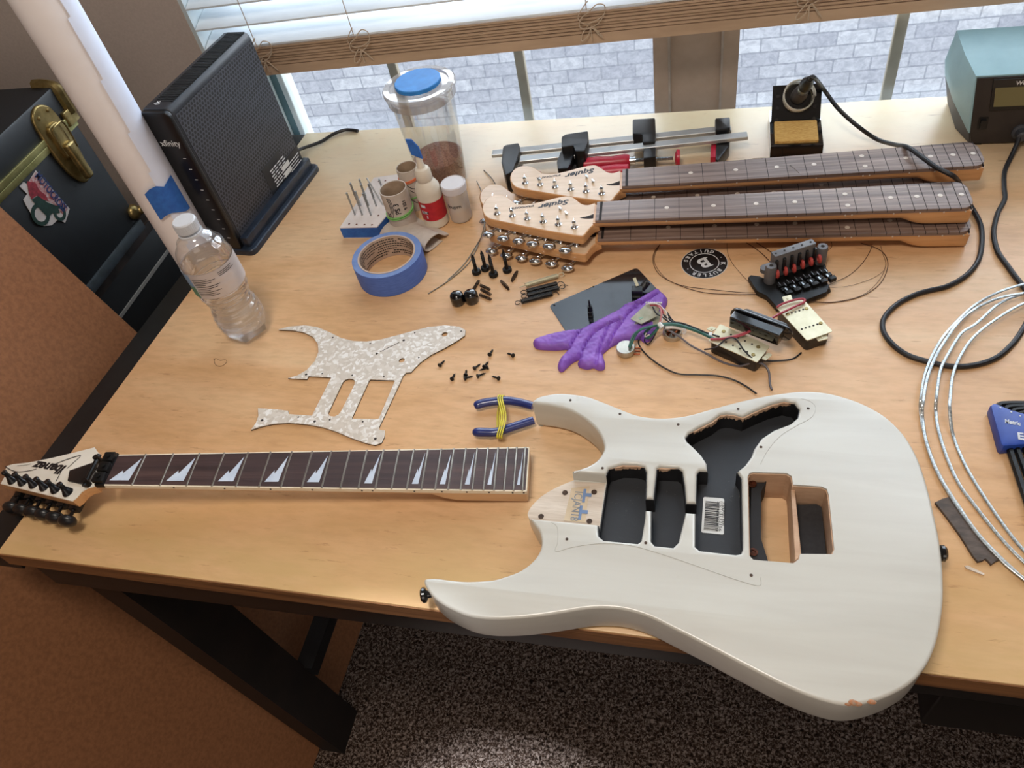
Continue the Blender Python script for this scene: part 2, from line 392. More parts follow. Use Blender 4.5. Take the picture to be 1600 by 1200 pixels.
M_STRING = mat('bronze_string', '6a5040', '57402f', .4, .6, 80); M_STRS = mat('steel_string', '8d8578', '776f63', .35, .8, 80)
def carpet():
    m, nt, b, o = newmat('carpet_pile'); v = coords(nt); n = noise(nt, v, 190, 3, .75, .8); n2 = noise(nt, v, 12, 3)
    c = ramp(nt, n, [(.36, srgb('150e09')), (.48, srgb('4a372b')), (.62, srgb('a8968a'))]); c = mixc(nt, .5, c, ramp(nt, n2, [(.3, (.7,.7,.7,1)), (.7, (1,1,1,1))]), 'MULTIPLY')
    nt.links.new(c, b.inputs['Base Color']); b.inputs['Roughness'].default_value = 1; b.inputs['Specular IOR Level'].default_value = .1; bump(nt, b, n, 1, .012); return m
M_CARPET = carpet()
def brick():
    m, nt, b, o = newmat('whitewashed_brick'); v = coords(nt)
    sx = N(nt, 'ShaderNodeSeparateXYZ'); nt.links.new(v, sx.inputs[0]); cx = N(nt, 'ShaderNodeCombineXYZ'); nt.links.new(sx.outputs[0], cx.inputs[0]); nt.links.new(sx.outputs[2], cx.inputs[1])
    t = N(nt, 'ShaderNodeTexBrick'); t.inputs['Scale'].default_value = 1; t.inputs['Brick Width'].default_value = .194; t.inputs['Row Height'].default_value = .0775; t.inputs['Mortar Size'].default_value = .0045; t.inputs['Mortar Smooth'].default_value = .3
    t.inputs['Color1'].default_value = srgb('dfe0e4'); t.inputs['Color2'].default_value = srgb('bfc0c8'); t.inputs['Mortar'].default_value = srgb('b4b6be'); nt.links.new(cx.outputs[0], t.inputs[0])
    n = noise(nt, coords(nt, (1,1,1.3)), 21, 6, .75, .6); c = mixc(nt, .8, t.outputs['Color'], ramp(nt, n, [(.38, (.60,.61,.65,1)), (.62, (1.0,1.0,1.0,1))]), 'MULTIPLY')
    nt.links.new(c, b.inputs['Base Color']); b.inputs['Roughness'].default_value = .9; iv = N(nt, 'ShaderNodeMath', operation='SUBTRACT'); iv.inputs[0].default_value = 1; nt.links.new(t.outputs['Fac'], iv.inputs[1]); bump(nt, b, iv.outputs[0], .6, .01); return m
M_BRICK = brick()
# ================================================================ ROOM
RX0, RX1, RY0, RY1, RZ = -2.7, 2.3, -2.2, 1.25, 2.5
WX0, WX1, WZ0, WZ1 = -.942, 1.05, T-.175, 2.15
m = MB(); m.box(((RX0+RX1)/2, (RY0+RY1)/2, -.05), (RX1-RX0+.3, RY1-RY0+.3, .1)); struct('floor', m, M_CARPET, origin=(0,0,0))
m = MB(); m.box(((RX0+RX1)/2, (RY0+RY1)/2, RZ+.05), (RX1-RX0+.3, RY1-RY0+.3, .1)); struct('ceiling', m, M_CEIL)
XZ = Matrix(((1,0,0,0), (0,0,-1,0), (0,1,0,0), (0,0,0,1)))   # local (x, z, -y)
m = MB(); m.prism([[(RX0,0), (RX1,0), (RX1,RZ), (RX0,RZ)], [(WX0,WZ0), (WX1,WZ0), (WX1,WZ1), (WX0,WZ1)]], -(RY1+.17), -RY1, M=XZ); struct('wall_back', m, M_WALL)
m = MB(); m.box((RX0-.05, (RY0+RY1)/2, RZ/2), (.1, RY1-RY0, RZ)); struct('wall_left', m, M_WALL)
m = MB(); m.box((RX1+.05, (RY0+RY1)/2, RZ/2), (.1, RY1-RY0, RZ)); struct('wall_right', m, M_WALL)
m = MB(); m.box(((RX0+RX1)/2, RY0-.05, RZ/2), (RX1-RX0, .1, RZ)); struct('wall_front', m, M_WALL)
# window lining, sill, frames
m = MB()
for c, s in (((WX0+.004, 1.335, (WZ0+WZ1)/2), (.008, .168, WZ1-WZ0)), ((WX1-.004, 1.335, (WZ0+WZ1)/2), (.008, .168, WZ1-WZ0)), (((WX0+WX1)/2, 1.335, WZ1-.004), (WX1-WX0-.016, .168, .008))): m.box(c, s)
struct('trim_1', m, M_REVEAL)
m = MB(); m.box(((WX0+WX1)/2, 1.315, WZ0+.008), (WX1-WX0-.016, .205, .016), b=.003); struct('trim_2', m, M_REVEAL)
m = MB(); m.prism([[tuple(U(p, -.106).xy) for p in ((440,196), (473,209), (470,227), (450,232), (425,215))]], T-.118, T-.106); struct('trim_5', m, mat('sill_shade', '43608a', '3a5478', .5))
def wbox(m, x0, x1, y0, y1, z0, z1, b=0): m.box(((x0+x1)/2, (y0+y1)/2, (z0+z1)/2), (x1-x0, y1-y0, z1-z0), b=b)
zb, zt = WZ0+.016, WZ1-.008
def sash(n, x0, x1, muns, kl):
    m = MB(); wbox(m, x0+.012, x1-.012, 1.366, 1.372, zb+.02, zt-.03); w = struct('window_%d' % n, m, M_GLASSW)
    f = MB()
    if kl:
        wbox(f, x0, x0+.040, 1.345, 1.395, zb, zt, .004); wbox(f, x0+.057, x0+.070, 1.352, 1.39, zb, zt, .003)
    else: wbox(f, x0+.002, x0+.026, 1.347, 1.393, zb, zt)
    wbox(f, x1-.026, x1-.002, 1.347, 1.393, zb, zt); wbox(f, x0+.03, x1-.03, 1.345, 1.395, zt-.04, zt); wbox(f, x0+.03, x1-.03, 1.35, 1.39, zb, zb+.009)
    fm = M_VINYL
    struct('window_frame', f, fm, w)
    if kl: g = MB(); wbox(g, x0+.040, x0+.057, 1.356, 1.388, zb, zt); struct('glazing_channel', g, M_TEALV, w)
    for mx in muns:
        g = MB(); wbox(g, mx-.0095, mx+.0095, 1.374, 1.386, zb+.009, zt-.04, .002); struct('muntin', g, M_MUNT, w)
    return w
sash(1, WX0+.008, -.090, (-.632, -.372), True)
sash(2, .001, WX1-.008, (.290, .55, .80), False)
m = MB(); wbox(m, -.118, -.092, 1.34, 1.40, zb, zt); wbox(m, .003, .029, 1.34, 1.40, zb, zt); wbox(m, -.088, -.001, 1.346, 1.40, zb, zt)
struct('trim_3', m, M_MULL)
m = MB(); wbox(m, -.092, -.088, 1.338, 1.398, zb, zt); wbox(m, -.001, .003, 1.338, 1.398, zb, zt); struct('trim_4', m, mat('mullion_bead', 'a5968a', None, .5))
# brick house next door
m = MB(); m.box((0, 0, 0), (14, .2, 9), R=None); bk = struct('wall_neighbour', m, M_BRICK, origin=(0,0,0)); bk.location = (.2, 4.35, -1.2); bk.rotation_euler = (0, 0, math.radians(3.2))
# blind
bl = thing('window_blind', 'white wooden venetian blind raised halfway over the window', 'blind', (-.93, 1.275, T+.086))
def bz(x): return .0265*(x+.62)
def slat(m, z, y0, y1, t, x0=-.932, x1=1.035, tilt=0):
    n = 8; R = []
    for i in range(n+1):
        x = x0+(x1-x0)*i/n; zz = T+z+bz(x)
        R.append(m.vs([(x,y0,zz), (x,(y0+y1)/2,zz+.0015+tilt/2), (x,y1,zz+tilt), (x,y1,zz+t+tilt), (x,(y0+y1)/2,zz+t+.0015+tilt/2), (x,y0,zz+t)]))
    for a, b in zip(R, R[1:]): m.ring(a, b)
    m.face(R[0][::-1]); m.face(R[-1])
m = MB(); slat(m, .092, 1.25, 1.30, .017); obj('bottom_rail', m, M_RAIL, bl)
m = MB()
for k in range(7): slat(m, .1105+k*.0052, 1.2505+(k % 3)*.0012, 1.3005, .0036)
obj('stacked_slats', m, M_RAIL, bl)
zz = .1485
for k in range(33):
    if T+zz > 2.07: break
    m = MB(); slat(m, zz, 1.248, 1.303, .003, tilt=.0165); obj('slat', m, M_SLAT, bl); zz += .0378
def loops(cx, y, z, seeds):
    P = []
    for dx, dz in seeds: P.append((cx+dx*.001, y-.004-random.random()*.004, T+z+bz(cx)+dz*.001))
    return spline(P, 6, False)
for cx, sd in ((-.818, 1), (-.623, 2), (-.21, 3), (.125, 4), (.5, 5)):
    random.seed(sd); m = MB()
    m.tube([(cx-.004, 1.247, T+.15+bz(cx)+j*.1) for j in range(7)], .0008, 5)
    m.tube(loops(cx, 1.25, .145, [(0,20), (-12,6), (-18,-6), (-8,-16), (10,-12), (24,-4), (26,10), (14,14), (0,2), (-14,-8), (-16,-20), (-4,-24), (12,-18), (22,-8)]), .0009, 5)
    m.tube(loops(cx, 1.25, .118, [(0,10), (-8,2), (-16,-10), (-14,-16), (-4,-8), (3,4), (14,-8), (20,-14), (12,-2), (2,6), (2,-18)]), .0009, 5)
    obj('lift_cord', m, M_CORD, bl)
m = MB(); wbox(m, -.932, 1.04, 1.242, 1.305, 2.085, 2.135, .004); obj('head_rail', m, M_SLAT, bl)
# ================================================================ TABLE
P0 = Vector((-.8105, .2950)); P1 = Vector((1.05, .279)); P2 = Vector((1.05, 1.2245)); P3 = Vector((-.757, 1.1885))
tb = thing('workbench', 'plywood topped workbench with black steel frame under the window', 'workbench', (-.8, .3, 0))
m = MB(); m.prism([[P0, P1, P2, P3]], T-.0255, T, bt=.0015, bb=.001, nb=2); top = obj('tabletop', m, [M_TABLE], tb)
# ply edge veneer shows on the front
m = MB(); m.prism([[P0+Vector((.0005,-.0012)), P1+Vector((0,-.0012)), P1+Vector((0,.001)), P0+Vector((.0005,.001))]], T-.0255, T-.0018); obj('front_edge', m, M_EDGE, tb)
m = MB(); m.prism([[(-.852,.30), (-.8125,.30), (-.763,1.19), (-.798,1.19)]], T-.05, T-.004); obj('side_rail', m, M_FRAME, tb)
m = MB(); wbox(m, -.79, 1.04, .300, .335, T-.085, T-.026, .002); obj('front_rail', m, M_FRAME, tb)
m = MB(); wbox(m, -.75, 1.04, 1.14, 1.175, T-.085, T-.026, .002); obj('back_rail', m, M_FRAME, tb)
def legm(x0, y0, x0b, y0b, w, d, z1=T-.05):
    m = MB(); a = m.vs([(x0b,y0b,0), (x0b+w,y0b,0), (x0b+w,y0b+d,0), (x0b,y0b+d,0)]); b = m.vs([(x0,y0,z1), (x0+w,y0,z1), (x0+w,y0+d,z1), (x0,y0+d,z1)]); m.ring(a, b); m.face(a[::-1]); m.face(b); return m
obj('leg', legm(-.775, .312, -.697, .312, .047, .08, T-.03), M_LEG, tb)
obj('leg', legm(-.775, 1.06, -.70, 1.06, .047, .08), M_LEG, tb)
obj('leg', legm(.99, .312, .97, .312, .047, .08), M_LEG, tb)
obj('leg', legm(.99, 1.06, .97, 1.06, .047, .08), M_LEG, tb)
m = MB(); wbox(m, -.69, -.658, .39, 1.07, .2, .232); obj('stretcher', m, M_FRAME, tb)
m = MB(); wbox(m, .235, .98, .315, .72, T-.21, T-.086, .003); obj('drawer', m, mat('under_drawer', '0c0b0b', None, .5), tb)
# hardboard sheet leaning under the bench edge against the trunk
d0 = Vector((-.7085, -.25)); m = MB()
def bd(y, z): x = -.71 + (T-.8)*0 - (z/1.05)*.282*1.0; return x
A = [(-.692-.004+0.012*(y), y, .0) for y in (-.5, .70)]
pb = [Vector((-.712+.05*(y-.28)*0, y, 0)) for y in (-.6, .72)]
n = Vector((.955, 0, .29)).normalized()
q = [(-.694, .72, .003), (-.722, -.7, .003), (-1.004, -.7, 1.045), (-.990, .72, 1.045)]
a = m.vs(q); b = m.vs([Vector(p)-n*.004 for p in q]); m.ring(a, b); m.face(a); m.face(b[::-1])
tag(obj('hardboard_sheet', m, M_BOARD), 'large brown hardboard sheet leaning against the black trunk left of the bench', 'board')
# cabinet, trunk
m = MB(); wbox(m, -1.75, -1.012, .05, 1.0, 0, T-.035, .006); cab = obj('storage_cabinet', m, M_CAB, origin=(-1.4,.5,0)); tag(cab, 'low black cabinet standing under the brass trimmed trunk', 'cabinet')
m = MB(); wbox(m, -1.0115, -1.009, .05, 1.0, T-.112, T-.106); obj('edge_strip', m, mat('thin_silver_line', '8a8a88', None, .4), cab)
m = MB(); wbox(m, -1.011, -1.006, .04, 1.005, T-.052, T-.034); obj('top_moulding', m, mat('worn_edge', '3a302c', '1a1718', .5, 0, 30), cab)
tr = thing('steamer_chest', 'black storage trunk with brass latch and corners on the cabinet', 'trunk', (-1.4, .55, T-.033))
m = MB(); wbox(m, -1.75, -1.0, .12, .95, T-.033, T+.186, .004); obj('chest_box', m, M_TRUNK, tr)
m = MB(); wbox(m, -1.75, -.9985, .118, .952, T+.190, T+.242, .006); obj('lid', m, M_TRUNK, tr)
m = MB(); wbox(m, -1.003, -.9965, .12, .95, T+.176, T+.186, .001); wbox(m, -1.003, -.995, .12, .95, T+.187, T+.197, .001); obj('brass_band', m, mat('pale_brass', 'a39c68', '7f7a4a', .3, .8, 40), tr)
m = MB(); wbox(m, -1.003, -.996, .12, .95, T-.031, T-.012, .002); obj('base_trim', m, mat('grey_binding', '39434a', '2b3338', .5), tr)
m = MB(); m.tube(spline([(-1.035,.953,T+.243), (-1.02,.953,T+.243), (-1.0,.952,T+.238), (-.998,.951,T+.222), (-.998,.951,T+.196)], 5, False), .009, 8); wbox(m, -1.006, -.993, .93, .957, T+.183, T+.206, .002)
obj('corner_cap', m, M_BRASS, tr)
m = MB(); m.ball((-1.0,.948,T+.004), .014, 14, (.8,1,1)); m.ball((-.992,.956,T+.002), .008); obj('corner_cap', m, M_BRASS, tr)
YZ = Matrix(((0,0,1,-1.0), (1,0,0,0), (0,1,0,0), (0,0,0,1)))   # local (y, z) on the trunk face, normal +x
def onface(pts): return [(Ux(p, -.997).y, Ux(p, -.997).z) for p in pts]
lt = MB()
lt.prism([spline([(.872,T+.215), (.885,T+.236), (.905,T+.236), (.921,T+.215), (.921,T+.150), (.912,T+.115), (.897,T+.104), (.883,T+.115), (.872,T+.150)], 4)], .001, .006, bt=.003, M=YZ)
L = obj('latch', lt, M_BRASS, tr)
lt = MB(); lt.prism([roundpoly([(.884,T+.150), (.910,T+.150), (.910,T+.208), (.884,T+.208)], .009)], .006, .012, bt=.003, M=YZ); lt.prism([roundpoly([(.889,T+.112), (.905,T+.112), (.907,T+.176), (.887,T+.176)], .006)], .012, .021, bt=.005, M=YZ)
lt.tube(spline([(-.985,.883,T+.16), (-.983,.882,T+.2), (-.981,.897,T+.207), (-.983,.912,T+.2), (-.985,.911,T+.16)], 5, False), .0015, 6); obj('hasp', lt, M_BRASS, L)
for y, z in ((.886,T+.224), (.909,T+.224), (.897,T+.112)): lt = MB(); lt.lathe([(.003,0), (.003,.001), (.0015,.0025)], (-.994,y,z), (1,0,0), 10); obj('rivet', lt, M_BRASS, L)
# motocross sticker
st = thing('motocross_sticker', 'white outlined MOTOCROSS dirt bike sticker on the trunk front', 'sticker', tuple(Ux((72,310), -.9995)))
O1 = [(57,266), (110,326), (106,340), (103,348), (92,343), (82,352), (70,353), (55,343), (48,330), (43,322), (38,312), (44,303), (32,291), (38,284), (44,288)]
Fz = onface(O1); m = MB(); m.prism([Fz], .0008, .0016, M=YZ); obj('backing', m, mat('sticker_white', 'b9b4b2', None, .4), st)
m = MB(); m.prism([onface([(57,269), (107,326), (100,336), (84,318), (66,310), (52,297), (42,288)])], .0016, .002, M=YZ); obj('stripe_panel', m, mat('sticker_stripes', 'b0a3a2', '9a3f44', .4, 0, 260, stretch=(1,1,1)), st)
def onln(txt, a, b, x, size=None, **k):    # lettering on the trunk face from pixel a to b
    A = Ux(a, x); B = Ux(b, x); ex = (B-A).normalized(); ez = Vector((1,0,0)); ey = ez.cross(ex); Mx = Matrix((ex, ey, ez)).transposed().to_4x4(); Mx.translation = A
    return Mx, (B-A).length
Mx, Lw = onln('', (54,275), (98.5,331), -.9970); m = MB(); m.text('MOTOCROSS', .0185, Mx, .0002, align='LEFT', fit=Lw, bold=.0004); obj('lettering', m, mat('navy_ink', '23305e', None, .5), st)
Mx = None
m = MB(); m.prism([onface(p) for p in ([(43,283), (55,285), (62,297), (72,305), (76,314), (66,312), (58,305), (52,312), (47,303), (43,294)],)][0:1][0] and [onface([(43,283), (55,285), (62,297), (72,305), (76,314), (66,312), (58,305), (50,311), (46,303)])], .002, .0026, M=YZ); obj('rider', m, mat('rider_red', '8e2c38', '5d1c26', .5, 0, 200), st)
def annulus(cx, cy, ro, ri, M, z0, z1, n=20, sx=1): return ([[(cx+ro*sx*math.cos(2*PI*i/n), cy+ro*math.sin(2*PI*i/n)) for i in range(n)], [(cx+ri*sx*math.cos(2*PI*i/n), cy+ri*math.sin(2*PI*i/n)) for i in range(n)]])
m = MB(); cy, cz = Ux((64,335), -.997).y, Ux((64,335), -.997).z; m.prism(annulus(cy, cz, .017, .011, None, 0, 0), .002, .0026, M=YZ); c2y, c2z = Ux((94,333), -.997).y, Ux((94,333), -.997).z; m.prism(annulus(c2y, c2z, .012, .007, None, 0, 0), .002, .0026, M=YZ)
m.prism([onface([(50,312), (60,306), (74,316), (90,322), (94,333), (82,333), (76,340), (66,330)])], .002, .0027, M=YZ); obj('bike', m, mat('bike_green', '1f3a33', '142a25', .5, 0, 200), st)
# rolled paper tube
b0 = U((311,404)); r0 = .0335
rt = thing('paper_roll', 'tall white roll of paper standing upright left of the black modem', 'paper roll', tuple(b0))
m = MB(); m.lathe([(r0,0), (r0*1.02,.24), (r0*1.06,.432), (r0*1.02,.432), (r0*.96,.24), (r0*.95,0)], b0, seg=40, cap=False); obj('roll', m, M_TUBE, rt)
m = MB()
def fl(t, a): r = r0*(1.0+.06*t)+.0012; an = a; return b0+Vector((r*math.cos(an), r*math.sin(an), .432*t))
R1 = []; R2 = []
ts_ = []; 
for a, b in ((0,.12), (.12,.27), (.27,.41), (.41,.55), (.55,.72), (.72,.9), (.9,1)): ts_ += [(a, 4), (b-.002, -3)]
for t, j in ts_: R1.append(fl(t, math.radians(-58+42*t+j))); R2.append(fl(t, math.radians(28)))
NT = len(ts_)
cols = []
for q in range(9):
    col_ = []
    for t, j in ts_: a0 = -58+42*t+j; a = math.radians(a0+(34-a0)*q/8); r = r0*(1.0+.06*t)+.0022; col_.append(b0+Vector((r*math.cos(a), r*math.sin(a), .434*t+.001)))
    cols.append(m.vs(col_))
for x, y in zip(cols, cols[1:]):
    for i in range(NT-1): m.face((x[i], y[i], y[i+1], x[i+1]))
obj('loose_flap', m, mat('paper_flap', 'dadfee', 'd2d8e8', .7, 0, 8), rt)
m = MB(); z0, z1 = .105, .155; an = [-75, -60, -45, -30, -15, 0]; V0 = []; V1 = []
for k, d in enumerate(an):
    r = r0*1.03+.0036; V0.append(b0+Vector((r*math.cos(math.radians(d)), r*math.sin(math.radians(d)), z0+.006*math.sin(k)))); V1.append(b0+Vector((r*math.cos(math.radians(d)), r*math.sin(math.radians(d)), z1-.004*math.cos(k*2))))
x = m.vs(V0); y = m.vs(V1)
for i in range(5): m.face((x[i], x[i+1], y[i+1], y[i]))
obj('blue_tape_patch', m, M_BLUET, rt)
# ================================================================ MODEM (local: x = depth away from camera, y = thickness, z up)
A = U((385,403)); B = U((487,268)); ex = (B-A); ex.z = 0; LD = ex.length; ang = math.atan2(ex.y, ex.x)
md = thing('modem_router', 'tall black modem with perforated side standing on the bench left end', 'modem')
def perf():
    m, nt, b, o = newmat('perforated_plastic'); v = coords(nt); s = N(nt, 'ShaderNodeSeparateXYZ'); nt.links.new(v, s.inputs[0])
    def mth(op, a, bb=None):
        n = N(nt, 'ShaderNodeMath', operation=op)
        for i, q in enumerate((a, bb)):
            if q is None: continue
            if hasattr(q, 'links'): nt.links.new(q, n.inputs[i])
            else: n.inputs[i].default_value = q
        return n.outputs[0]
    u = mth('MULTIPLY', s.outputs[0], 150); w = mth('MULTIPLY', s.outputs[2], 150)
    def dots(du):
        a = mth('SUBTRACT', mth('FRACT', mth('ADD', u, du)), .5); c = mth('SUBTRACT', mth('FRACT', mth('ADD', mth('MULTIPLY', w, .6), du)), .5); c = mth('MULTIPLY', c, 1.66)
        return mth('SQRT', mth('ADD', mth('MULTIPLY', a, a), mth('MULTIPLY', c, c)))
    d = mth('MINIMUM', dots(0), dots(.5)); k = mth('LESS_THAN', d, .35)
    x0 = mth('LESS_THAN', mth('ABSOLUTE', mth('SUBTRACT', s.outputs[0], LD*.5)), LD*.455); z0 = mth('LESS_THAN', mth('ABSOLUTE', mth('SUBTRACT', s.outputs[2], .135)), .106)
    k = mth('MULTIPLY', k, mth('MULTIPLY', x0, z0))
    nt.links.new(mixc(nt, k, srgb('3d3e46'), srgb('030304')), b.inputs['Base Color']); b.inputs['Roughness'].default_value = .45; bump(nt, b, mth('SUBTRACT', 1, k), .4, .001); return m
M_PERF = perf()
H = .250; W = .050
m = MB(); m.prism([roundpoly([(0,0), (W,0), (W,H), (0,H)], .010)], 0, LD*.94, bt=.002, bb=.002, M=Matrix(((0,0,1,LD*.02), (1,0,0,.004), (0,1,0,0), (0,0,0,1)))); bd_ = obj('casing', m, mat('modem_black', '2b2d33', '24262b', .4), md)
m = MB(); m.prism([[(LD*.04,.026), (LD*.95,.026), (LD*.95,H-.012), (LD*.04,H-.012)]], -.0045, -.003, M=XZ); obj('perforated_panel', m, M_PERF, md)
m = MB(); m.prism([roundpoly([(.003,.004), (W+.005,.004), (W+.005,H-.002), (.003,H-.002)], .010)], -.003, .005, bt=.002, bb=.002, M=Matrix(((0,0,1,0), (1,0,0,0), (0,1,0,0), (0,0,0,1)))); obj('front_face', m, mat('modem_face', '0d0e11', '08090b', .3, 0, 50), md)
m = MB()
for k in range(46): m.box((.02+k*(LD*.86)/46+.004, W*.5, H+.0002), (.0024, W*.62, .0010))
obj('top_vents', m, mat('vent_black', '060607', None, .6), md)
m = MB()
for k in range(9): m.box((-.0032, .016, .032+k*.018), (.0005, .005, .0008))
obj('indicator_lights', m, M_WINK, md)
m = MB(); Mt = Matrix(((0,0,-1,-.0032), (-1,0,0,.044), (0,1,0,.196), (0,0,0,1))); m.text('xfinity', .014, Mt, .0002, align='LEFT'); Mt = Matrix(((1,0,0,.02), (0,1,0,.03), (0,0,1,H), (0,0,0,1))); m.text('(x)', .011, Mt, .0003); obj('lettering', m, M_WINK, md)
m = MB(); m.prism([roundpoly([(-.006,-.020), (LD,-.020), (LD,W+.006), (-.006,W+.006)], .012)], 0, .010, bt=.003); m.box((LD*.49, -.004, .018), (LD*.95, .014, .018), b=.003); obj('base_foot', m, mat('foot_black', '26303f', '1b222d', .3), md)
m = MB(); m.prism([[(LD*.50,.024), (LD*.955,.024), (LD*.955,.052), (LD*.74,.052), (LD*.74,.075), (LD*.50,.075)]], .0, .0006, M=Matrix(((1,0,0,0), (0,0,-1,.0030), (0,1,0,0), (0,0,0,1)))); lb = obj('label_area', m, mat('label_black', '232327', None, .4), md)
m = MB(); Mt = Matrix(((1,0,0,LD*.52), (0,0,-1,-.0052), (0,1,0,.066), (0,0,0,1)))
for k in range(7):
    for w in range(4):
        x = .002+w*.012; m.box((LD*.52+x+.006+(k % 2)*.002, -.0052, .066-k*.0048), (.009, .0004, .0018))
for k in range(4): m.box((LD*.82, -.0052, .047-k*.0048), (.036-.005*(k % 3), .0004, .0014))
obj('fine_print', m, M_WINK, lb)
m = MB(); m.prism([[(LD*.66,.046), (LD*.76,.046), (LD*.76,.054), (LD*.66,.054)]], 0, .0006, M=Matrix(((1,0,0,0), (0,0,-1,-.005), (0,1,0,0), (0,0,0,1)))); m.prism([[(LD*.66,.035), (LD*.76,.035), (LD*.76,.043), (LD*.66,.043)]], 0, .0006, M=Matrix(((1,0,0,0), (0,0,-1,-.005), (0,1,0,0), (0,0,0,1)))); obj('white_patch', m, M_LABEL, lb)
md.location = (A.x-.005, A.y+.012, T); md.rotation_euler = (0, 0, ang)
Mw = Matrix.Translation(md.location) @ Matrix.Rotation(ang, 4, 'Z')
# coax clip + cable behind the modem
m = MB(); P = [Mw @ Vector((LD*.97, .03, .03)), U((470,233), .012), U((500,222), .004), U((520,210), .004), U((537,203.5), .004), U((550,203), .003), U((559,204.5), .003)]
m.tube(spline(P, 8, False), .003, 8); tag(obj('modem_cable', m, M_BLKW), 'black cable running from the modem along the bench back edge', 'cable')
# ================================================================ BOTTLE (faceted, ribbed, five-lobed foot)
bb = U((391,519)); HB = .198; ZS = 1.085
bt = thing('water_bottle', 'small clear plastic bottle of water standing at the bench left edge', 'bottle', tuple(bb))
R = .0335
def bprof(z):
    pts = [(0,.020), (.006,.030), (.02,.0335), (.045,.0325), (.062,.0275), (.078,.0325), (.088,.0340), (.128,.0345), (.142,.032), (.155,.024), (.165,.0135), (.172,.0125)]
    for (a, ra), (b, rb) in zip(pts, pts[1:]):
        if z <= b: t = (z-a)/(b-a); t = t*t*(3-2*t) if a > .13 else t; return ra+(rb-ra)*t
    return pts[-1][1]
def bottle_mesh(k, z0, z1, capt=True, ribs=True):
    m = MB(); seg = 50; rs = []; n = 90
    for i in range(n+1):
        z = z0+(z1-z0)*i/n; r = bprof(z)*k
        if ribs and .028 < z < .086: r += .0013*math.sin((z-.028)/.058*2*PI*6)
        row = []
        for a in range(seg):
            th = 2*PI*a/seg; lob = .0; dz = 0
            if z < .024: q = (1-z/.024); lob = .26*q*abs(math.sin(th*2.5)); 
            rr = r*(1-lob); row.append((bb.x+rr*math.cos(th), bb.y+rr*math.sin(th), bb.z+.0008+z*ZS))
        rs.append(m.vs(row))
    for a, b in zip(rs, rs[1:]): m.ring(a, b)
    m.face(rs[0][::-1])
    if capt: m.face(rs[-1])
    return m
obj('bottle_wall', bottle_mesh(1, 0, .172), M_PET, bt, ang=60)
def watermat():
    m, nt, b, o = newmat('water'); nt.nodes.remove(b); g = N(nt, 'ShaderNodeBsdfGlass'); g.inputs['IOR'].default_value = 1.22; g.inputs['Roughness'].default_value = .02; g.inputs[0].default_value = (.97,.98,.99,1)
    t = N(nt, 'ShaderNodeBsdfTransparent'); x = N(nt, 'ShaderNodeMixShader'); nz = noise(nt, coords(nt), 30); nt.links.new(ramp(nt, nz, [(.3, (.15,.15,.15,1)), (.7, (.3,.3,.3,1))]), x.inputs[0]); nt.links.new(g.outputs[0], x.inputs[1]); nt.links.new(t.outputs[0], x.inputs[2]); nt.links.new(x.outputs[0], o.inputs[0]); return m
obj('water', bottle_mesh(.955, .002, .126), watermat(), bt, ang=60)
m = MB(); m.lathe([(.0140,0), (.0148,.001), (.0148,.0135), (.0135,.015), (0,.015)], bb+V3(0,0,.170*ZS), seg=36); m.lathe([(.0155,0), (.0155,.003)], bb+V3(0,0,.1645*ZS), seg=30)
for k in range(36): a = k*2*PI/36; m.box((bb.x+.0149*math.cos(a), bb.y+.0149*math.sin(a), bb.z+.0075+.170*ZS), (.0006,.0006,.010))
obj('cap', m, M_BCAP, bt)
def wrap(m, z0, z1, a0, a1, r, dz=0, n=20):
    x = m.vs([bb+V3(r*math.cos(math.radians(a0+(a1-a0)*i/n)), r*math.sin(math.radians(a0+(a1-a0)*i/n)), z0*ZS) for i in range(n+1)]); y = m.vs([bb+V3(r*math.cos(math.radians(a0+(a1-a0)*i/n)), r*math.sin(math.radians(a0+(a1-a0)*i/n)), z1*ZS) for i in range(n+1)])
    for i in range(n): m.face((x[i], x[i+1], y[i+1], y[i]))
m = MB(); wrap(m, .090, .127, -150, 200, .0353, n=60); lab = obj('label_wrap', m, M_WRAP, bt)
m = MB(); wrap(m, .108, .127, -130, -106, .0355); obj('blue_panel', m, mat('label_blue', '7fa0c4', None, .5), lab)
m = MB(); wrap(m, .091, .108, -130, -106, .0355); obj('green_panel', m, mat('label_green', '5f8f76', None, .5), lab)
m = MB()
for k in range(10): wrap(m, .0955+k*.0027, .0963+k*.0027, -102, -102+[44,38,52,30,48,55,26,40,50,34][k], .0356, n=8)
for k in range(3): wrap(m, .118+k*.0022, .1188+k*.0022, -42, -42+[40,32,36][k], .0356, n=8)
obj('small_print', m, M_INK, lab)
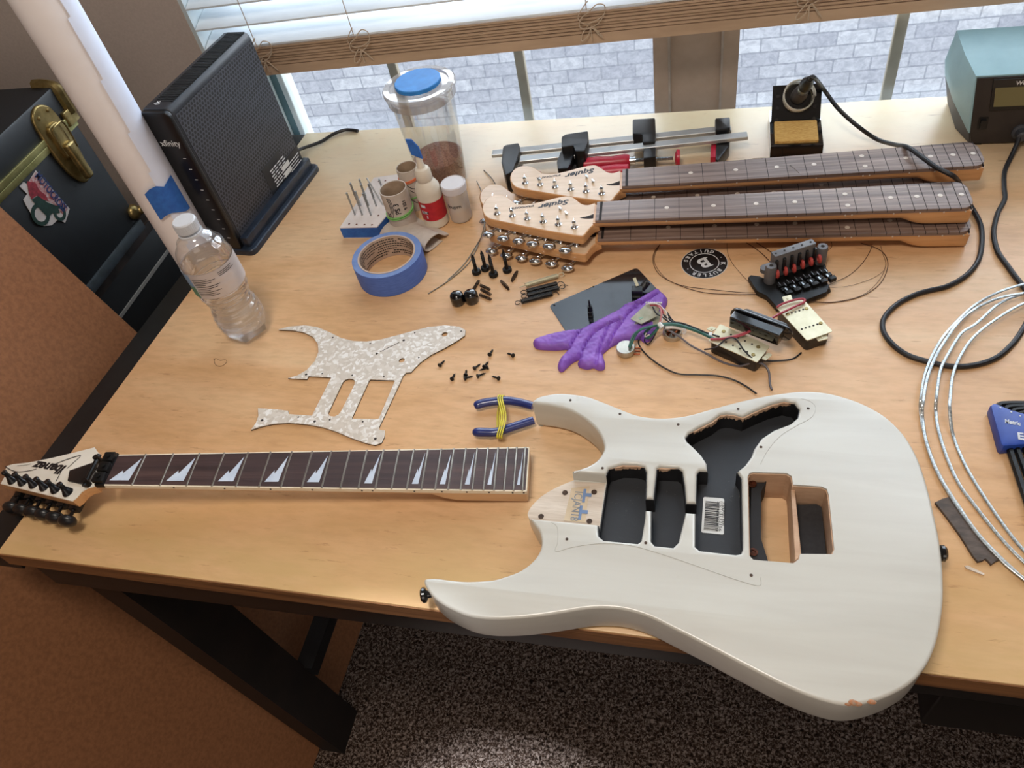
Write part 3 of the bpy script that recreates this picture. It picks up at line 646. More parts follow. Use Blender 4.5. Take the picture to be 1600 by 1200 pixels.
# ================================================================ GUITAR BODY
ZB = .045
def XY(pts, z): return [tuple(U(p, z).xy) for p in pts]
def seq(o, sc, pts): return [(o[0]+x/sc, o[1]+y/sc) for x, y in pts]
horn = [(831.5,629), (833.5,625), (842,619.5), (858.5,615.6), (875,614), (897.5,615.6), (920,619.5), (946,629), (972,639.6), (995,648), (1021,652), (1047,652), (1076,648), (1109,639), (1151,627.6), (1190,619), (1222.5,613.6), (1255,610.7), (1287.5,612.5), (1316,619), (1345,629), (1375,644.5), (1396,661), (1415,682), (1431,709), (1442.5,738), (1452,771), (1460,805), (1467,838), (1471.6,870), (1474,903), (1474,937.5), (1470,972), (1462,1007), (1447,1040), (1425,1065.6), (1397,1083), (1366,1095), (1337,1101), (1315,1101), (1290,1095.5), (1262.5,1086.5), (1225,1071), (1187.5,1052), (1147,1031), (1100,1006), (1056,984), (1015,964), (979,953), (946,949.5), (915,951), (877.5,957), (840,962.5), (802.5,966), (765,966.6), (734,962.5), (709,953), (687,940.6), (673,928), (664.5,915), (662.5,908), (665,904), (680.6,903), (702.5,905.6), (727.5,907.8), (752.5,907), (774,904.7), (796,898), (812,891.6), (827.5,881), (840,867), (845.6,853), (845.5,840), (842,829), (834,818)]
cut = [(944,697.5), (941.4,707), (933,718.6), (920,727.2), (907,732)]
inner = [(842,630.5), (865,633.5), (891,640.6), (913.7,653.6), (930,668), (939.8,683)]
def outline_top():
    a = spline([V3(*p, 0) for p in horn], 4, False); a = [(p.x, p.y) for p in a]
    b = spline([V3(*p, 0) for p in [(894,736.3)]+cut[::-1]+inner[::-1]], 4, False); b = [(p.x, p.y) for p in b]
    pk = [(828,810), (934.5,819.5), (934,827.5), (935,837), (943,843.7), (996.6,848.6), (1002,844.5), (1008,808), (1008.6,797), (1017.5,797.5), (1017,845), (1022.6,852), (1052,855), (1060,847), (1069,811), (1071.3,800.5), (1086.6,801.5), (1086,853.5), (1093,859.5), (1150,866), (1158,864.5), (1161,856.7), (1159,746), (1152.6,736), (1164,726.7), (1173.7,713.7), (1178.6,700.7), (1190,684.5), (1209.5,671.5), (1235.5,661.7), (1247,652), (1250,639), (1242,628.6), (1225.7,625), (1203,631), (1177,642), (1160.7,650), (1144.5,645.5), (1134.7,645), (1125,647), (1112,657), (1092.5,666.6), (1076,676), (1070.7,683), (1073,689), (1082.7,697.5), (1095.7,710.5), (1104,723.5), (1105,734.5), (1093,734), (1088.5,739), (1087.3,785), (1072.4,784.5), (1070,756), (1066.5,735), (1060,730), (1032,728.2), (1026,731), (1021,778), (1009.6,777.5), (1010.6,736.5), (1007,728.4), (995,725), (972,724.5), (951,731), (946.5,741)]
    return a+pk+b[:1]+b[1:]
OT = XY(outline_top(), ZB)
if poly_area(OT) < 0: OT = OT[::-1]
TREM = [(1168,745), (1171,739), (1177,737.5), (1229,739), (1237,744), (1239.4,757), (1284,760), (1292,764), (1295,773), (1303.7,858), (1300.5,866), (1250,865.5), (1249,873), (1240,880), (1177,874.6), (1170.5,868)]
TR = XY(TREM, ZB)
pocket_floor = [(828,812), (825,806), (825.5,800), (833,788.5), (848.7,774), (871.5,761), (892,752.5)]

a_ = [(p.x, p.y) for p in spline([V3(*p, 0) for p in horn], 4, False)]
b_ = [(p.x, p.y) for p in spline([V3(*p, 0) for p in [(894,736.3)]+cut[::-1]+inner[::-1]], 4, False)]
PF = XY([(p.x, p.y) for p in spline([V3(*p, 0) for p in pocket_floor], 4, False)], .029)
OL = XY(a_, ZB)+PF+XY(b_[1:], ZB)
full = outline_top(); k0 = full.index((934.5,819.5)); k1 = full.index((946.5,741))
CAVL = XY(full[k0:k1+1], ZB)
rev = poly_area(CAVL) < 0
CC = CAVL[::-1] if rev else CAVL
CO = offset(CC, .0008)
gb = thing('unfinished_guitar', 'white electric guitar body with empty black routed cavities lying on the bench front', 'guitar body', tuple(U((1150,850), 0)))
m = MB(); m.prism([OL, TR, offset(CC, -.0003)], T+.0004, T+.0288, bb=.006)
m.prism([OT, TR], T+.0288, T+ZB, bt=.0028, hb=0)
obj('body_shell', m, M_BODY, gb)
def part(name, loops, z0, z1, mt, par=gb, **k):
    m = MB(); m.prism(loops, T+z0, T+z1, **k); return obj(name, m, mt, par)
m = MB(); m.prism([CC, CO], T+.002, T+.0284); m.prism([CC+CO[::-1]], T+.0284, T+.0418); obj('cavity_lining', m, M_CAVD, gb)
part('cavity_floor', [offset(CC, .0002)], .0008, .0195, M_CAV)
part('pocket_floor', [PF+XY([(944,741.5), (933.5,818.5), (829,810)], ZB)], .0284, .0292, M_RAWW)
TO = offset(ccw(TR), .0009)
part('trem_lining', [ccw(TR), TO], .001, .0425, M_TAN)
E1, E2, E3 = U((1202,744), .03).xy, U((1189,769), .03).xy, U((1189,841), .03).xy
part('trem_ledge', [[TO[0], U((1176,741), ZB).xy, U((1196,741), ZB).xy, E1, E2, E3, U((1205,873), ZB).xy, U((1178,871), ZB).xy, U((1173,866), ZB).xy]], .001, .030, mat('felt_black', '1c1b1d', None, .8, 0, 200))
part('trem_wall', [XY([(1236,754), (1243,760), (1253.5,867), (1243,873)], .040)], .001, .036, M_TAN, bt=.0012)
part('spring_cavity_floor', [XY([(1243,763), (1282,762), (1290,766), (1300.5,858), (1298,863), (1253,863.5)], ZB)], .001, .015, mat('felt_grey', '2c2b2d', '232224', .85, 0, 200))
for p in ((1175.5,756.5), (1177,863)):
    m = MB(); c = U(p, .0305); m.lathe([(.0042,0), (.0042,.0008), (.0022,.0009), (.0018,-.002)], c, seg=18); obj('post_bushing', m, mat('dark_copper', '6b3a26', '2a1a14', .35, .7, 300), gb)
m = MB()
M_HOLE = mat('hole_dark', '4a3627', '2c1f17', .8, 0, 200)
for x, y in ((281,78), (519,144), (799,195), (1087,121), (1424,118), (1197,303), (435,405), (264,746), (643,764), (1150,920)):
    c = U((800+x/3.077, 600+y/3.077), ZB); m = MB(); m.lathe([(.0015,0), (.0015,.0003)], c+V3(0,0,.0001), seg=12); obj('screw_hole', m, M_HOLE, gb)
for x, y in ((255,523), (395,520), (372,660), (140,637)):
    c = U((800+x/3.077, 600+y/3.077), .0293); m = MB(); m.lathe([(.0030,0), (.0030,.0003)], c+V3(0,0,.0001), seg=12); obj('neck_screw_hole', m, M_HOLE, gb)
# pocket sticker, barcode label
def onplane(pa, pb, z, flip=False):   # matrix for lettering that runs from pixel a to b on plane z
    A = U(pa, z); B = U(pb, z); ex = (B-A).normalized(); ez = Vector((0,0,1)); ey = ez.cross(ex); Mx = Matrix((ex, ey, ez)).transposed().to_4x4(); Mx.translation = A; return Mx, (B-A).length
ps = part('pocket_stamp', [XY([(893,763), (921,759.5), (914.5,817), (881,813.5)], .0293)], .0293, .0296, mat('stamp_paper', 'c9b598', 'bca88b', .7, 0, 60))
m = MB(); Mx, Lx = onplane((899,767), (891,812), .0297); m.text('ICJAN18', .012, Mx, .0001, align='LEFT', fit=Lx); obj('date_stamp', m, mat('stamp_ink', '7d8790', None, .6), ps)
m = MB()
for a, b in (((912,764), (909,785)), ((906,790), (903,812))):
    Mx, Lx = onplane(a, b, .0297); m.prism([[(0,0), (Lx,0), (Lx,.003), (Lx*.55,.003), (Lx*.55,.009), (Lx*.3,.009), (Lx*.3,.003), (0,.003)]], 0, .0002, M=Mx)
obj('blue_stamp', m, mat('stamp_blue', '6b83a8', None, .6), ps)
bc = part('barcode_label', [roundpoly(XY([(1099,776.5), (1131.5,779), (1131,835.6), (1095.7,832)], .0198), .002)], .0196, .0200, M_LABEL)
m = MB(); random.seed(3)
Mx, Lx = onplane((1104,783), (1101,828), .0201); x = 0
while x < Lx: w = random.choice((.0004,.0007,.0012)); m.prism([[(x,-.001), (min(x+w,Lx),-.001), (min(x+w,Lx),.0125), (x,.0125)]][0:1], 0, .0002, M=Matrix(Mx)); x += w+random.choice((.0005,.0009))
obj('barcode', m, M_INK, bc)
m = MB()
for (a, b, t) in (((1118,829), (1121,783), '21P10-20151130161'), ((1123,829), (1126,783), 'I10Y-3112156'), ((1128,820), (1130,786), 'POLARIS WH')):
    Mx, Lx = onplane(a, b, .0201); m.text(t, .004, Mx @ Matrix.Rotation(PI, 4, 'Z') @ Matrix.Translation((-Lx,0,0)), .0001, align='LEFT', fit=Lx)
obj('label_print', m, M_INK, bc)
# traced pickguard outline and dings
m = MB(); fz = lambda pts: [U((800+x/3.077, 600+y/3.077), ZB)+V3(0,0,.0001) for x, y in pts]
m.tube(spline(fz([(190,665), (218,690), (220,760), (210,805), (300,783), (420,768), (560,775), (700,812), (850,862), (1000,915), (1100,948), (1190,970), (1195,930)]), 5, False), .00022, 4)
m.tube(spline(fz([(1390,70), (1435,85), (1460,115), (1440,160), (1370,200), (1290,250), (1230,320), (1195,385)]), 5, False), .0002, 4)
obj('pencil_trace', m, mat('pencil_line', 'b3b1a8', None, .7), gb)
m = MB()
for p, r in (((1333,1097), .004), ((1340,1099), .003), ((1325,1099), .0025), ((1362,1096), .003), ((1158,1023), .0018), ((1171,1002), .0015)):
    c = U(p, ZB); m.ball(c+V3(0,0,-.0010), r, 8, (1.3,.7,.4))
obj('finish_chip', m, mat('chip_wood', 'a8683c', '8d7a66', .8, 0, 400), gb)
# raw wood showing along the chipped far rims of the routing
random.seed(5)
def rim(pa, pb, name='raw_rim'):
    A = Vector(U(pa, ZB).xy); Bq = Vector(U(pb, ZB).xy); n = len(CC)
    ia = min(range(n), key=lambda i: (Vector(CC[i])-A).length); ib_ = min(range(n), key=lambda i: (Vector(CC[i])-Bq).length)
    best = None
    for st in (1, -1):
        L_ = [ia]; 
        while L_[-1] != ib_: L_.append((L_[-1]+st) % n)
        if best is None or len(L_) < len(best): best = L_
    P = []
    for a, b in zip(best, best[1:]):
        for k in range(8): P.append(Vector(CC[a]).lerp(Vector(CC[b]), k/8))
    P.append(Vector(CC[best[-1]])); m = MB(); cen = sum((Vector(q) for q in CC), Vector((0,0)))/n
    up, lo = [], []
    for k, q in enumerate(P):
        t = (P[min(k+1, len(P)-1)]-P[max(k-1, 0)]).normalized(); nn_ = Vector((-t.y, t.x))
        if nn_.y > 0: nn_ = -nn_
        e = min(1, k/6, (len(P)-1-k)/6); d = e*(.0016+.0014*random.random()); up.append((q.x, q.y, T+.0421)); lo.append((q.x+nn_.x*d*.6, q.y+nn_.y*d*.6, T+.0421-.0022-e*.004*random.random()))
    mid_ = [(l[0], l[1], T+.0417) for l in lo]
    a, b, c = m.vs(up), m.vs(mid_), m.vs(lo)
    for x, y in ((a, b), (b, c)):
        for k in range(len(x)-1): m.face((x[k], x[k+1], y[k+1], y[k]))
    obj(name, m, M_TAN, gb)
rim((1076,676), (1242,628.6)); rim((951,731), (1007,728.4)); rim((1026,731), (1060,730))
def strap(c, ax):
    t = thing
    m = MB(); m.lathe([(.0045,0), (.0038,.003), (.0038,.007), (.0075,.009), (.0078,.0115), (.006,.0135), (0,.014)], c, ax, 22); return m
obj('strap_button', strap(U((1462,846), ZB)-V3(0,0,.021), (1,.05,.0)), M_BLKG, gb); obj('strap_button', strap(U((672,914), ZB)-V3(0,0,.018), (-1,-.3,0)), M_BLKG, gb)
# ================================================================ NECKS
def fr(n, sc=.648): return sc*(1-2**(-n/12))
def neckback(w, L_, th, heel0, fbz=-.0055, thin=.0145, heeld=.0195, x0=-.006, endr=.006):
    m = MB(); R_ = []
    xs = [x0, .02, .08, .16, .24, .31, .35, heel0-.025, heel0-.012, heel0, heel0+.012, L_-endr, L_-endr*.3, L_]
    for x in xs:
        hw = w(x)-.0004; t = min(1, max(0, (x-heel0+.028)/.036)); t = t*t*(3-2*t); d = (thin+.0022*max(0, x)/.4)*(1-t)+heeld*t; p = 2.1+9*t
        if x > L_-endr*.9: hw -= endr*(.3 if x < L_-.0001 else 1)*.9
        row = [];
        for k in range(17):
            a = PI*k/16; ca, sa = math.cos(a), math.sin(a); row.append((x, hw*math.copysign(abs(ca)**(2/p), ca), fbz-d*abs(sa)**(2/p)))
        R_.append(m.vs(row))
    for a, b in zip(R_, R_[1:]):
        for i in range(16): m.face((a[i], a[i+1], b[i+1], b[i]))
        m.face((a[16], a[0], b[0], b[16]))
    m.face(R_[0]); m.face(R_[-1][::-1]); return m
def board(w, x0, L_, t, endr=.004):
    pts = []; n = 10
    for i in range(n+1): x = x0+(L_-endr-x0)*i/n; pts.append((x, -w(x)))
    we = w(L_)
    for k in range(1, 7): a = k/6*PI/2; pts.append((L_-endr+endr*math.sin(a), -we+endr*(1-math.cos(a))))
    return pts+[(x, -y) for x, y in pts[::-1]]
# ---- the long white necked one in front
wI = lambda x: (43+15*max(0,x)/.486)/2000
LI = .4905
ib = thing('guitar_neck', 'white Ibanez electric guitar neck with sharktooth inlays across the bench front left', 'guitar neck')
ib['label'] = 'white headed guitar neck with sharktooth inlays lying across the bench front left'
MI = Matrix.Translation((-.6714, .3888, T+.0543)) @ Matrix.Rotation(.12575, 4, 'Z') @ Matrix.Rotation(.0607, 4, 'Y')
obj('neck_back', neckback(wI, LI, 0, .41, fbz=-.0058, thin=.0125, heeld=.0186, endr=.002), M_MAPLE, ib)
m = MB(); m.prism([board(wI, 0, LI, .006, .001)], -.006, -.0004); obj('binding', m, M_BIND, ib)
m = MB(); m.prism([board(lambda x: wI(x)-.0016, .0005, LI-.0012, .006, .001)], -.003, 0); obj('fretboard', m, M_ROSED, ib)
for n in range(1, 25):
    x = fr(n); m = MB(); m.tube([(x, y*wI(x)*.985, .0004*(1-abs(y))) for y in (-1,-.5,0,.5,1)], .0011, 6); obj('fret', m, M_NICKEL, ib)
for n in (1,3,5,7,9,12,15,17,19,21,24):
    a, b = fr(n-1)+.002, fr(n)-.002; l = b-a; w = wI(b)-.0025
    f = lambda u, v: (a+l*u, -w+2*w*v)
    m = MB(); sh = [f(.12,.12), f(.86,.12), f(.97,.90), f(.52,.36), f(.46,.46)] if n < 10 else [f(.22,.10), f(.80,.10), f(.96,.94), f(.60,.42), f(.52,.50), f(.44,.38)]
    m.prism([sh], -.0004, .00022); obj('inlay', m, M_INLAY, ib)
m = MB()
for n in (3,5,7,9,12,15,17,19,21,24):
    x = (fr(n)+fr(n-1))/2
    for dx in ((-.006,.006) if n in (12,24) else (0,)): m.lathe([(.0011,0), (.0011,.0003)], (x+dx, -wI(x)-.0001, -.003), (0,-1,0), 8)
obj('side_dots', m, M_INK, ib)
aH = .21; HO = Vector((-.004, 0, -.006)); HL = Matrix.Translation(HO) @ Matrix.Rotation(-aH, 4, 'Y'); HW = MI @ HL; HWi = HW.inverted()
def HP(p, z=0): q = UP(p, HW @ Vector((0,0,z)), HW.to_3x3() @ Vector((0,0,1))); return (HWi @ q)
ho = [(158,711), (152,705.6), (147.5,698.8), (112.5,707.5), (80,715.5), (43.75,722.5), (20,725), (10,728), (7.5,736), (8,743), (3.75,750), (.6,756), (30,763), (60,770.5), (90,777.5), (112.5,783), (120,777), (127,768.5), (136,763), (147,760)]
HPt = [tuple(HP(p).xy) for p in ho]
m = MB(); m.prism([HPt], -.0135, -.0012, bb=.001, M=HL); obj('headstock', m, M_MAPLES, ib)
m = MB(); m.prism([HPt], -.0012, 0, bt=.0005, M=HL); face = obj('headstock_face', m, M_WHITEP, ib)
m = MB(); m.prism([[tuple(HP(p, .002).xy) for p in ((109,735.5), (147,722.5), (150,730), (131,757), (106,751.5))]], .0, .003, bt=.0008, M=HL); obj('truss_rod_cover', m, M_BLK, ib)
m = MB(); a = HP((155,711), .006); b = HP((131.5,759.5), .006); m.cyl(a, b, .0028, seg=12, M=HL); 
for t in (.12, .88): p = a.lerp(b, t); m.cyl((p.x,p.y,0), (p.x,p.y,.0105), .0034, seg=12, M=HL)
obj('retainer_bar', m, M_BLKM, ib)
m = MB(); m.box((-.0035, 0, -.001), (.011, .045, .006), b=.001)
for y in (-.0143, 0, .0143): m.box((-.0045, y, .0045), (.013, .0125, .0055), b=.001); m.cyl((-.004,y,.006), (-.004,y,.0095), .0026, seg=12)
obj('locking_nut', m, M_BLKM, ib)
posts = [(20,752), (36,755), (53,758.5), (69.5,762.5), (87,766.5), (106,771)]
for i, p in enumerate(posts):
    q = HP(p); m = MB(); m.lathe([(.0066,0), (.0062,.002), (.0042,.0055), (.0030,.009), (.0028,.013), (.0036,.0155), (.0030,.017), (0,.017)], (q.x, q.y+.001, 0), (0.0,.12,1), 20, M=HL)
    m.box((q.x-.001, q.y-.004, -.019), (.011, .017, .011), M=HL, b=.002); m.cyl((q.x-.001, q.y-.012, -.0178), (q.x-.001, q.y-.021, -.0178), .0022, seg=10, M=HL)
    t = obj('tuning_peg', m, M_CAP, ib); m = MB(); m.ball((q.x-.001, q.y-.027, -.0168), .0122, 18, (.95,.55,.82), M=HL); obj('peg_button', m, M_BLK, t)
def textpl(m, txt, pa, pb, size, z, shear=0, ext=.0002, bold=0, sq=1):
    A = HP(pa, z); B = HP(pb, z); ex = (B-A).normalized(); ey = Vector((0,0,1)).cross(ex); Mx = Matrix((ex, ey, Vector((0,0,1)))).transposed().to_4x4(); Mx.translation = A
    m.text(txt, size, HL @ Mx, ext, shear, 'LEFT', bold, fit=(B-A).length, squash=sq)
m = MB(); textpl(m, 'Ibanez', (105,728.5), (57,720.5), .014, .0001, .25, bold=.0005, sq=1.25)
def ink(pts, w): P = [HL @ Vector((HP(p).x, HP(p).y, .0003)) for p in pts]; m.tube(spline(P, 5, False), w, 5, flat=.3)
ink([(87,725), (105,718), (126,712), (116,722), (105,732)], .0007); ink([(8.5,729), (18,735), (30,737.5), (45,736), (57,733)], .0006); ink([(98,733), (88,752)], .0005); ink([(27,728), (40,727), (48,725)], .0003)
obj('logo', m, M_INK, face)
ib.matrix_world = MI; ib.location = MI.to_translation(); ib.rotation_euler = MI.to_euler()
# ---- fretless rosewood ones
wS = lambda x: (42+14.6*max(-.006, x)/.486)/2000
LS = .4585
MC = Matrix.Translation((-.1502, .8582, T+.0580)) @ Matrix.Rotation(.0603, 4, 'Z') @ Matrix.Rotation(.0097, 4, 'Y'); MCi = MC.inverted()
def CP(p, z): q = UP(p, MC @ Vector((0,0,z)), MC.to_3x3() @ Vector((0,0,1))); return MCi @ q
hs = [(930.5,316), (918.8,319.8), (909,318), (901,312), (894,307), (885.8,305.8), (872,307.9), (858,311.3), (844.5,314.8), (828,318), (814,319), (806,317.5), (799,312), (792,306.8), (781,304), (770,304.9), (760.6,310), (754.4,318.9), (753.3,328.5), (758,338), (767.5,343), (795,349), (836,357.4), (877.5,365), (905,369), (912.6,367.7), (920,358.8), (928,352), (936,349)]
SH = [tuple(CP(p, -.0085).xy) for p in hs]; SH = [(p.x, p.y) for p in spline([V3(*p, 0) for p in SH], 3, False)]
sp_ = [tuple(CP(p, -.0085).xy) for p in ((777,334), (800.5,337.5), (824,342), (848.7,346.8), (872.7,351), (897.5,355.5))]
bp_ = [tuple(CP(p, -.026).xy) for p in ((762.7,365), (786,371), (810,375), (832,379.4), (857.6,383), (883,389.7))]
def strat(label, Mx, trees=True, logo=True):
    t = thing('guitar_neck', label, 'guitar neck', group='fretless rosewood guitar necks stacked behind')
    obj('neck_back', neckback(wS, LS, 0, .405, fbz=-.0050, thin=.0155, heeld=.0205, x0=-.012, endr=.004), M_MAPLES, t)
    m = MB(); m.prism([board(wS, -.0085, LS+.0015, .005, .016)], -.005, 0, bt=.0006); fb = obj('fretboard', m, M_ROSE, t)
    for n in range(1, 22): m = MB(); x = fr(n); m.prism([[(x-.00035,-wS(x)-.0001), (x+.00035,-wS(x)-.0001), (x+.00035,wS(x)*.99), (x-.00035,wS(x)*.99)]], -.0030, .0002); obj('fret_slot', m, M_SLOT, fb)
    m = MB(); m.box((-.002, 0, .0001), (.0036, wS(0)*1.98, .0003)); obj('nut_slot', m, M_SLOT, fb)
    for n in (3,5,7,9,12,15,17,19,21):
        x = (fr(n)+fr(n-1))/2
        for y in ((-.012,.012) if n == 12 else (0,)):
            m = MB(); m.lathe([(.0031,0), (.0031,.0003)], (x, y, .0), seg=14); obj('dot_inlay', m, M_DOT, fb)
    m = MB()
    for n in (3,5,7,9,12,15,17,19,21):
        x = (fr(n)+fr(n-1))/2
        for dx in ((-.004,.004) if n == 12 else (0,)): m.lathe([(.0010,0), (.0010,.0004)], (x+dx, -wS(x)-.0001, -.0052), (0,-1,.2), 8)
    obj('side_dots', m, M_DOT, t)
    m = MB(); m.prism([SH], -.0225, -.0085, bt=.0015, bb=.0015, nb=3); hd = obj('headstock', m, M_MAPLES, t)
    m = MB(); m.prism([offset(ccw(SH), .0016)], -.0086, -.00835); obj('headstock_face', m, M_HEADT, hd)
    m = MB(); c = CP((921,336.5), -.008); m.prism([spline([(c.x-.013,c.y-.004), (c.x-.004,c.y-.002), (c.x+.009,c.y+.004), (c.x+.009,c.y-.005), (c.x-.002,c.y-.007)], 4)], -.0084, -.0081); obj('truss_rod_slot', m, M_SLOT, hd)
    for (x, y), (bx, by) in zip(sp_, bp_):
        m = MB(); m.lathe([(.0052,0), (.0050,.0012), (.0034,.0022), (.0030,.003), (.0024,.004), (.0021,.007), (.0028,.0095), (.0018,.0108), (.0012,.0115)], (x, y, -.0085), seg=16); m.box((x, y, .0035), (.0008,.006,.003))
        m.box((x, y+.002, -.0275), (.011,.016,.009), b=.002); m.cyl((x, y-.007, -.0275), (bx, by+.006, -.0275), .0018, seg=8); pg = obj('tuning_peg', m, M_CHROME, t)
        m = MB(); m.ball((bx, by, -.0275), .0092, 16, (1,.72,.50)); obj('peg_button', m, M_CHROME, pg)
    if trees:
        for p in ((875.5,328.5), (885,336)):
            c = CP(p, -.0085); m = MB(); m.lathe([(.0020,0), (.0020,.002), (.0011,.003), (.0011,.0045)], (c.x, c.y, -.0085), seg=10); m.box((c.x, c.y, -.0040), (.0025,.0065,.0010), R=Matrix.Rotation(.6, 3, 'Z')); obj('string_tree', m, M_CHROME, hd)
    if logo:
        m = MB()
        def tx(s, pa, pb, size, shear=0, bold=0):
            A = CP(pa, -.008); B = CP(pb, -.008); A.z = B.z = -.0083; ex = (B-A).normalized(); ey = Vector((0,0,1)).cross(ex); Q = Matrix((ex, ey, Vector((0,0,1)))).transposed().to_4x4(); Q.translation = A; m.text(s, size, Q, .0001, shear, 'LEFT', bold, fit=(B-A).length)
        tx('Squier', (889,311.5), (840,320.5), .0145, .35, .0005); tx('STRATOCASTER', (834,320), (795,325), .0055, 0, .0002); tx('by FENDER', (866,315.2), (853,317), .0022)
        obj('logo', m, M_INK, hd)
    t.location = Mx.to_translation(); t.rotation_euler = Mx.to_euler(); return t
mk = lambda x, y, z0, z1, th: Matrix.Translation((x, y, T+z0)) @ Matrix.Rotation(th, 4, 'Z') @ Matrix.Rotation(-math.atan((z1-z0)/.466), 4, 'Y')
strat('fretless maple neck with grey rosewood board on top of the middle of the stack', MC)
strat('fretless maple neck lying lowest and nearest the camera in the stack', mk(-.1477, .8483, .0340, .0264, .054), logo=False)
strat('fretless maple neck on top at the back of the stack, black cord crossing its end', mk(-.1220, .9345, .0580, .0540, .0850))
strat('fretless maple neck mostly hidden beneath the two upper necks', mk(-.173, .9180, .0330, .0266, .052), trees=False, logo=False)
# ================================================================ PICKGUARD
PG = seq((370,470), 3.2, [(208,143), (260,128), (340,122), (400,130), (460,155), (520,185), (580,200), (650,203), (720,193), (800,172), (880,150), (960,130), (1040,122), (1110,128), (1142,145), (1140,172), (1100,200), (1040,235), (970,270), (920,305), (890,335), (870,357), (845,359), (832,372), (815,410), (710,633), (714,645), (740,648), (737,680), (722,710), (690,721), (640,710), (570,685), (500,655), (430,632), (350,617), (260,610), (180,615), (120,628), (70,645), (95,610), (107,575), (105,537), (180,541), (255,549), (259,566), (375,574), (472,383), (358,376), (350,391), (300,389), (255,386), (300,374), (350,345), (390,300), (408,255), (405,215), (380,180), (335,157), (280,147)])
mid = seq((370,470), 3.2, [(455,562), (530,405), (542,394), (560,389), (580,391), (590,400), (588,420), (520,555), (508,570), (488,579), (466,577)])
brg = seq((370,470), 3.2, [(575,585), (660,400), (668,393), (785,397), (790,402), (712,585), (704,592), (580,590)])
zt_ = .0026; m = MB()
def circ(p, r, z, n=14): c = U(p, z); return [(c.x+r*math.cos(2*PI*i/n), c.y+r*math.sin(2*PI*i/n)) for i in range(n)]
pg = thing('pickguard', 'pearl white pickguard with cut outs lying between the bottle and the long neck', 'pickguard', tuple(U((560,590), 0)))
H_ = [XY(mid, zt_), XY(brg, zt_), circ((695,522.3), .0042, zt_), circ((627.8,563), .0042, zt_)]
m.prism([XY(PG, zt_)]+H_, T+.0003, T+.0017); obj('black_layer', m, M_BLK, pg)
m = MB(); m.prism([XY(PG, zt_)]+H_, T+.0017, T+.0027, bt=.0003, nb=1); obj('pearl_layer', m, M_PEARL, pg)
m = MB()
for x, y in ((325,137), (480,184), (667,214), (890,160), (1122,152), (910,284), (835,198), (700,264), (347,369), (427,364), (577,373), (735,380), (127,598), (308,582), (390,603), (465,595), (630,605), (693,690)):
    c = U((370+x/3.2, 470+y/3.2), zt_); big = (x, y) in ((835,198), (700,264), (693,690), (127,598), (347,369), (390,603)); m = MB(); m.lathe([(.0018 if big else .0012, 0), (.0018 if big else .0012, .0003)], c, seg=10); obj('screw_hole', m, mat('pickguard_hole', '2a211c', None, .8), pg)
m = MB(); a, b = U((594.4,549.7), zt_), U((624,535), zt_); m.tube([a+V3(0,0,.0001), b+V3(0,0,.0001)], .0005, 4)
obj('switch_slot', m, mat('pickguard_hole', '2a211c', None, .8), pg)
# ================================================================ SMALL THINGS
def B(pxs, z=0): return [U(p, z) for p in pxs]
def curve_obj(name, pts, r, mt, par=None, n=6, seg=8, flat=1):
    m = MB(); m.tube(spline(pts, n, False), r, seg, flat=flat); return obj(name, m, mt, par)
def pz(px, z): return U(px, z)
def path(l): return [U((x, y), z) for x, y, z in l]
# ---- masking tape roll
c = V3(-.4567, .7935, T)
t = thing('masking_tape', 'blue masking tape roll lying flat in front of the drill block', 'tape roll', tuple(c))
m = MB(); m.lathe([(.0425,.0005), (.0515,.0005), (.0518,.018), (.0515,.036), (.0425,.036)], c, seg=64, cap=False); obj('tape', m, [M_TAPE], t)
m = MB(); m.lathe([(.0428,.0362), (.0512,.0362)], c, seg=64, cap=False); obj('tape_side', m, M_TAPETOP, t)
m = MB(); m.lathe([(.0428,.0005), (.0405,.0005), (.0403,.018), (.0405,.0368), (.0428,.0368), (.0428,.0005)], c, seg=64, cap=False); core = obj('card_core', m, mat('core_card', 'bfa897', 'b09a88', .8, 0, 60), t)
m = MB()
random.seed(2)
for row in range(7):
    a = 20
    while a < 200:
        if int(a/45) % 2 == row % 2 or row not in (2,):
            w = random.uniform(2, 6); r = .0400; z = .006+row*.0042; vs0 = m.vs([c+V3(r*math.cos(math.radians(q)), r*math.sin(math.radians(q)), z) for q in (a, a+w)]); vs1 = m.vs([c+V3(r*math.cos(math.radians(q)), r*math.sin(math.radians(q)), z+.0017) for q in (a, a+w)]); m.face((vs0[0], vs0[1], vs1[1], vs1[0]))
            a += w+1.2
        if random.random() < .06: a += 9
obj('core_print', m, M_INK, core)
# ---- drill bit block
TL_, TR_, FR, FL = U((584.5,277.5),.021), U((640,279),.021), U((589,355),.021), U((530.5,356),.021)
TR2 = U((607,334),.021)
quad = [FL.xy, FR.xy, TR2.xy, (FR+(TL_-FL)).xy+Vector((.004,.012)), TL_.xy]
t = thing('drill_block', 'foam block wrapped in blue tape holding thin drill bits', 'drill block', (FL.x+.03, FL.y+.03, T))
m = MB(); m.prism([quad], T+.0015, T+.0200); obj('taped_side', m, M_BLUET, t)
m = MB(); m.prism([quad], T+.0200, T+.0215, bt=.0005); m.prism([[q for q in quad]], T+.0002, T+.0015); obj('white_board', m, mat('white_board', 'd9cec8', 'cdc2bb', .7, 0, 30), t)
sc = 6.667; q_ = lambda x, y: (520+x/sc, 240+y/sc)
m = MB()
for x, y in ((170,733), (247,737), (330,740), (408,742), (475,645), (547,283), (480,290)): m.lathe([(.0017,0), (.0017,.0002)], U(q_(x,y), .0216), seg=10)
obj('holes', m, mat('hole_brown', '8a4a30', '4a2a1c', .8), t)
random.seed(9)
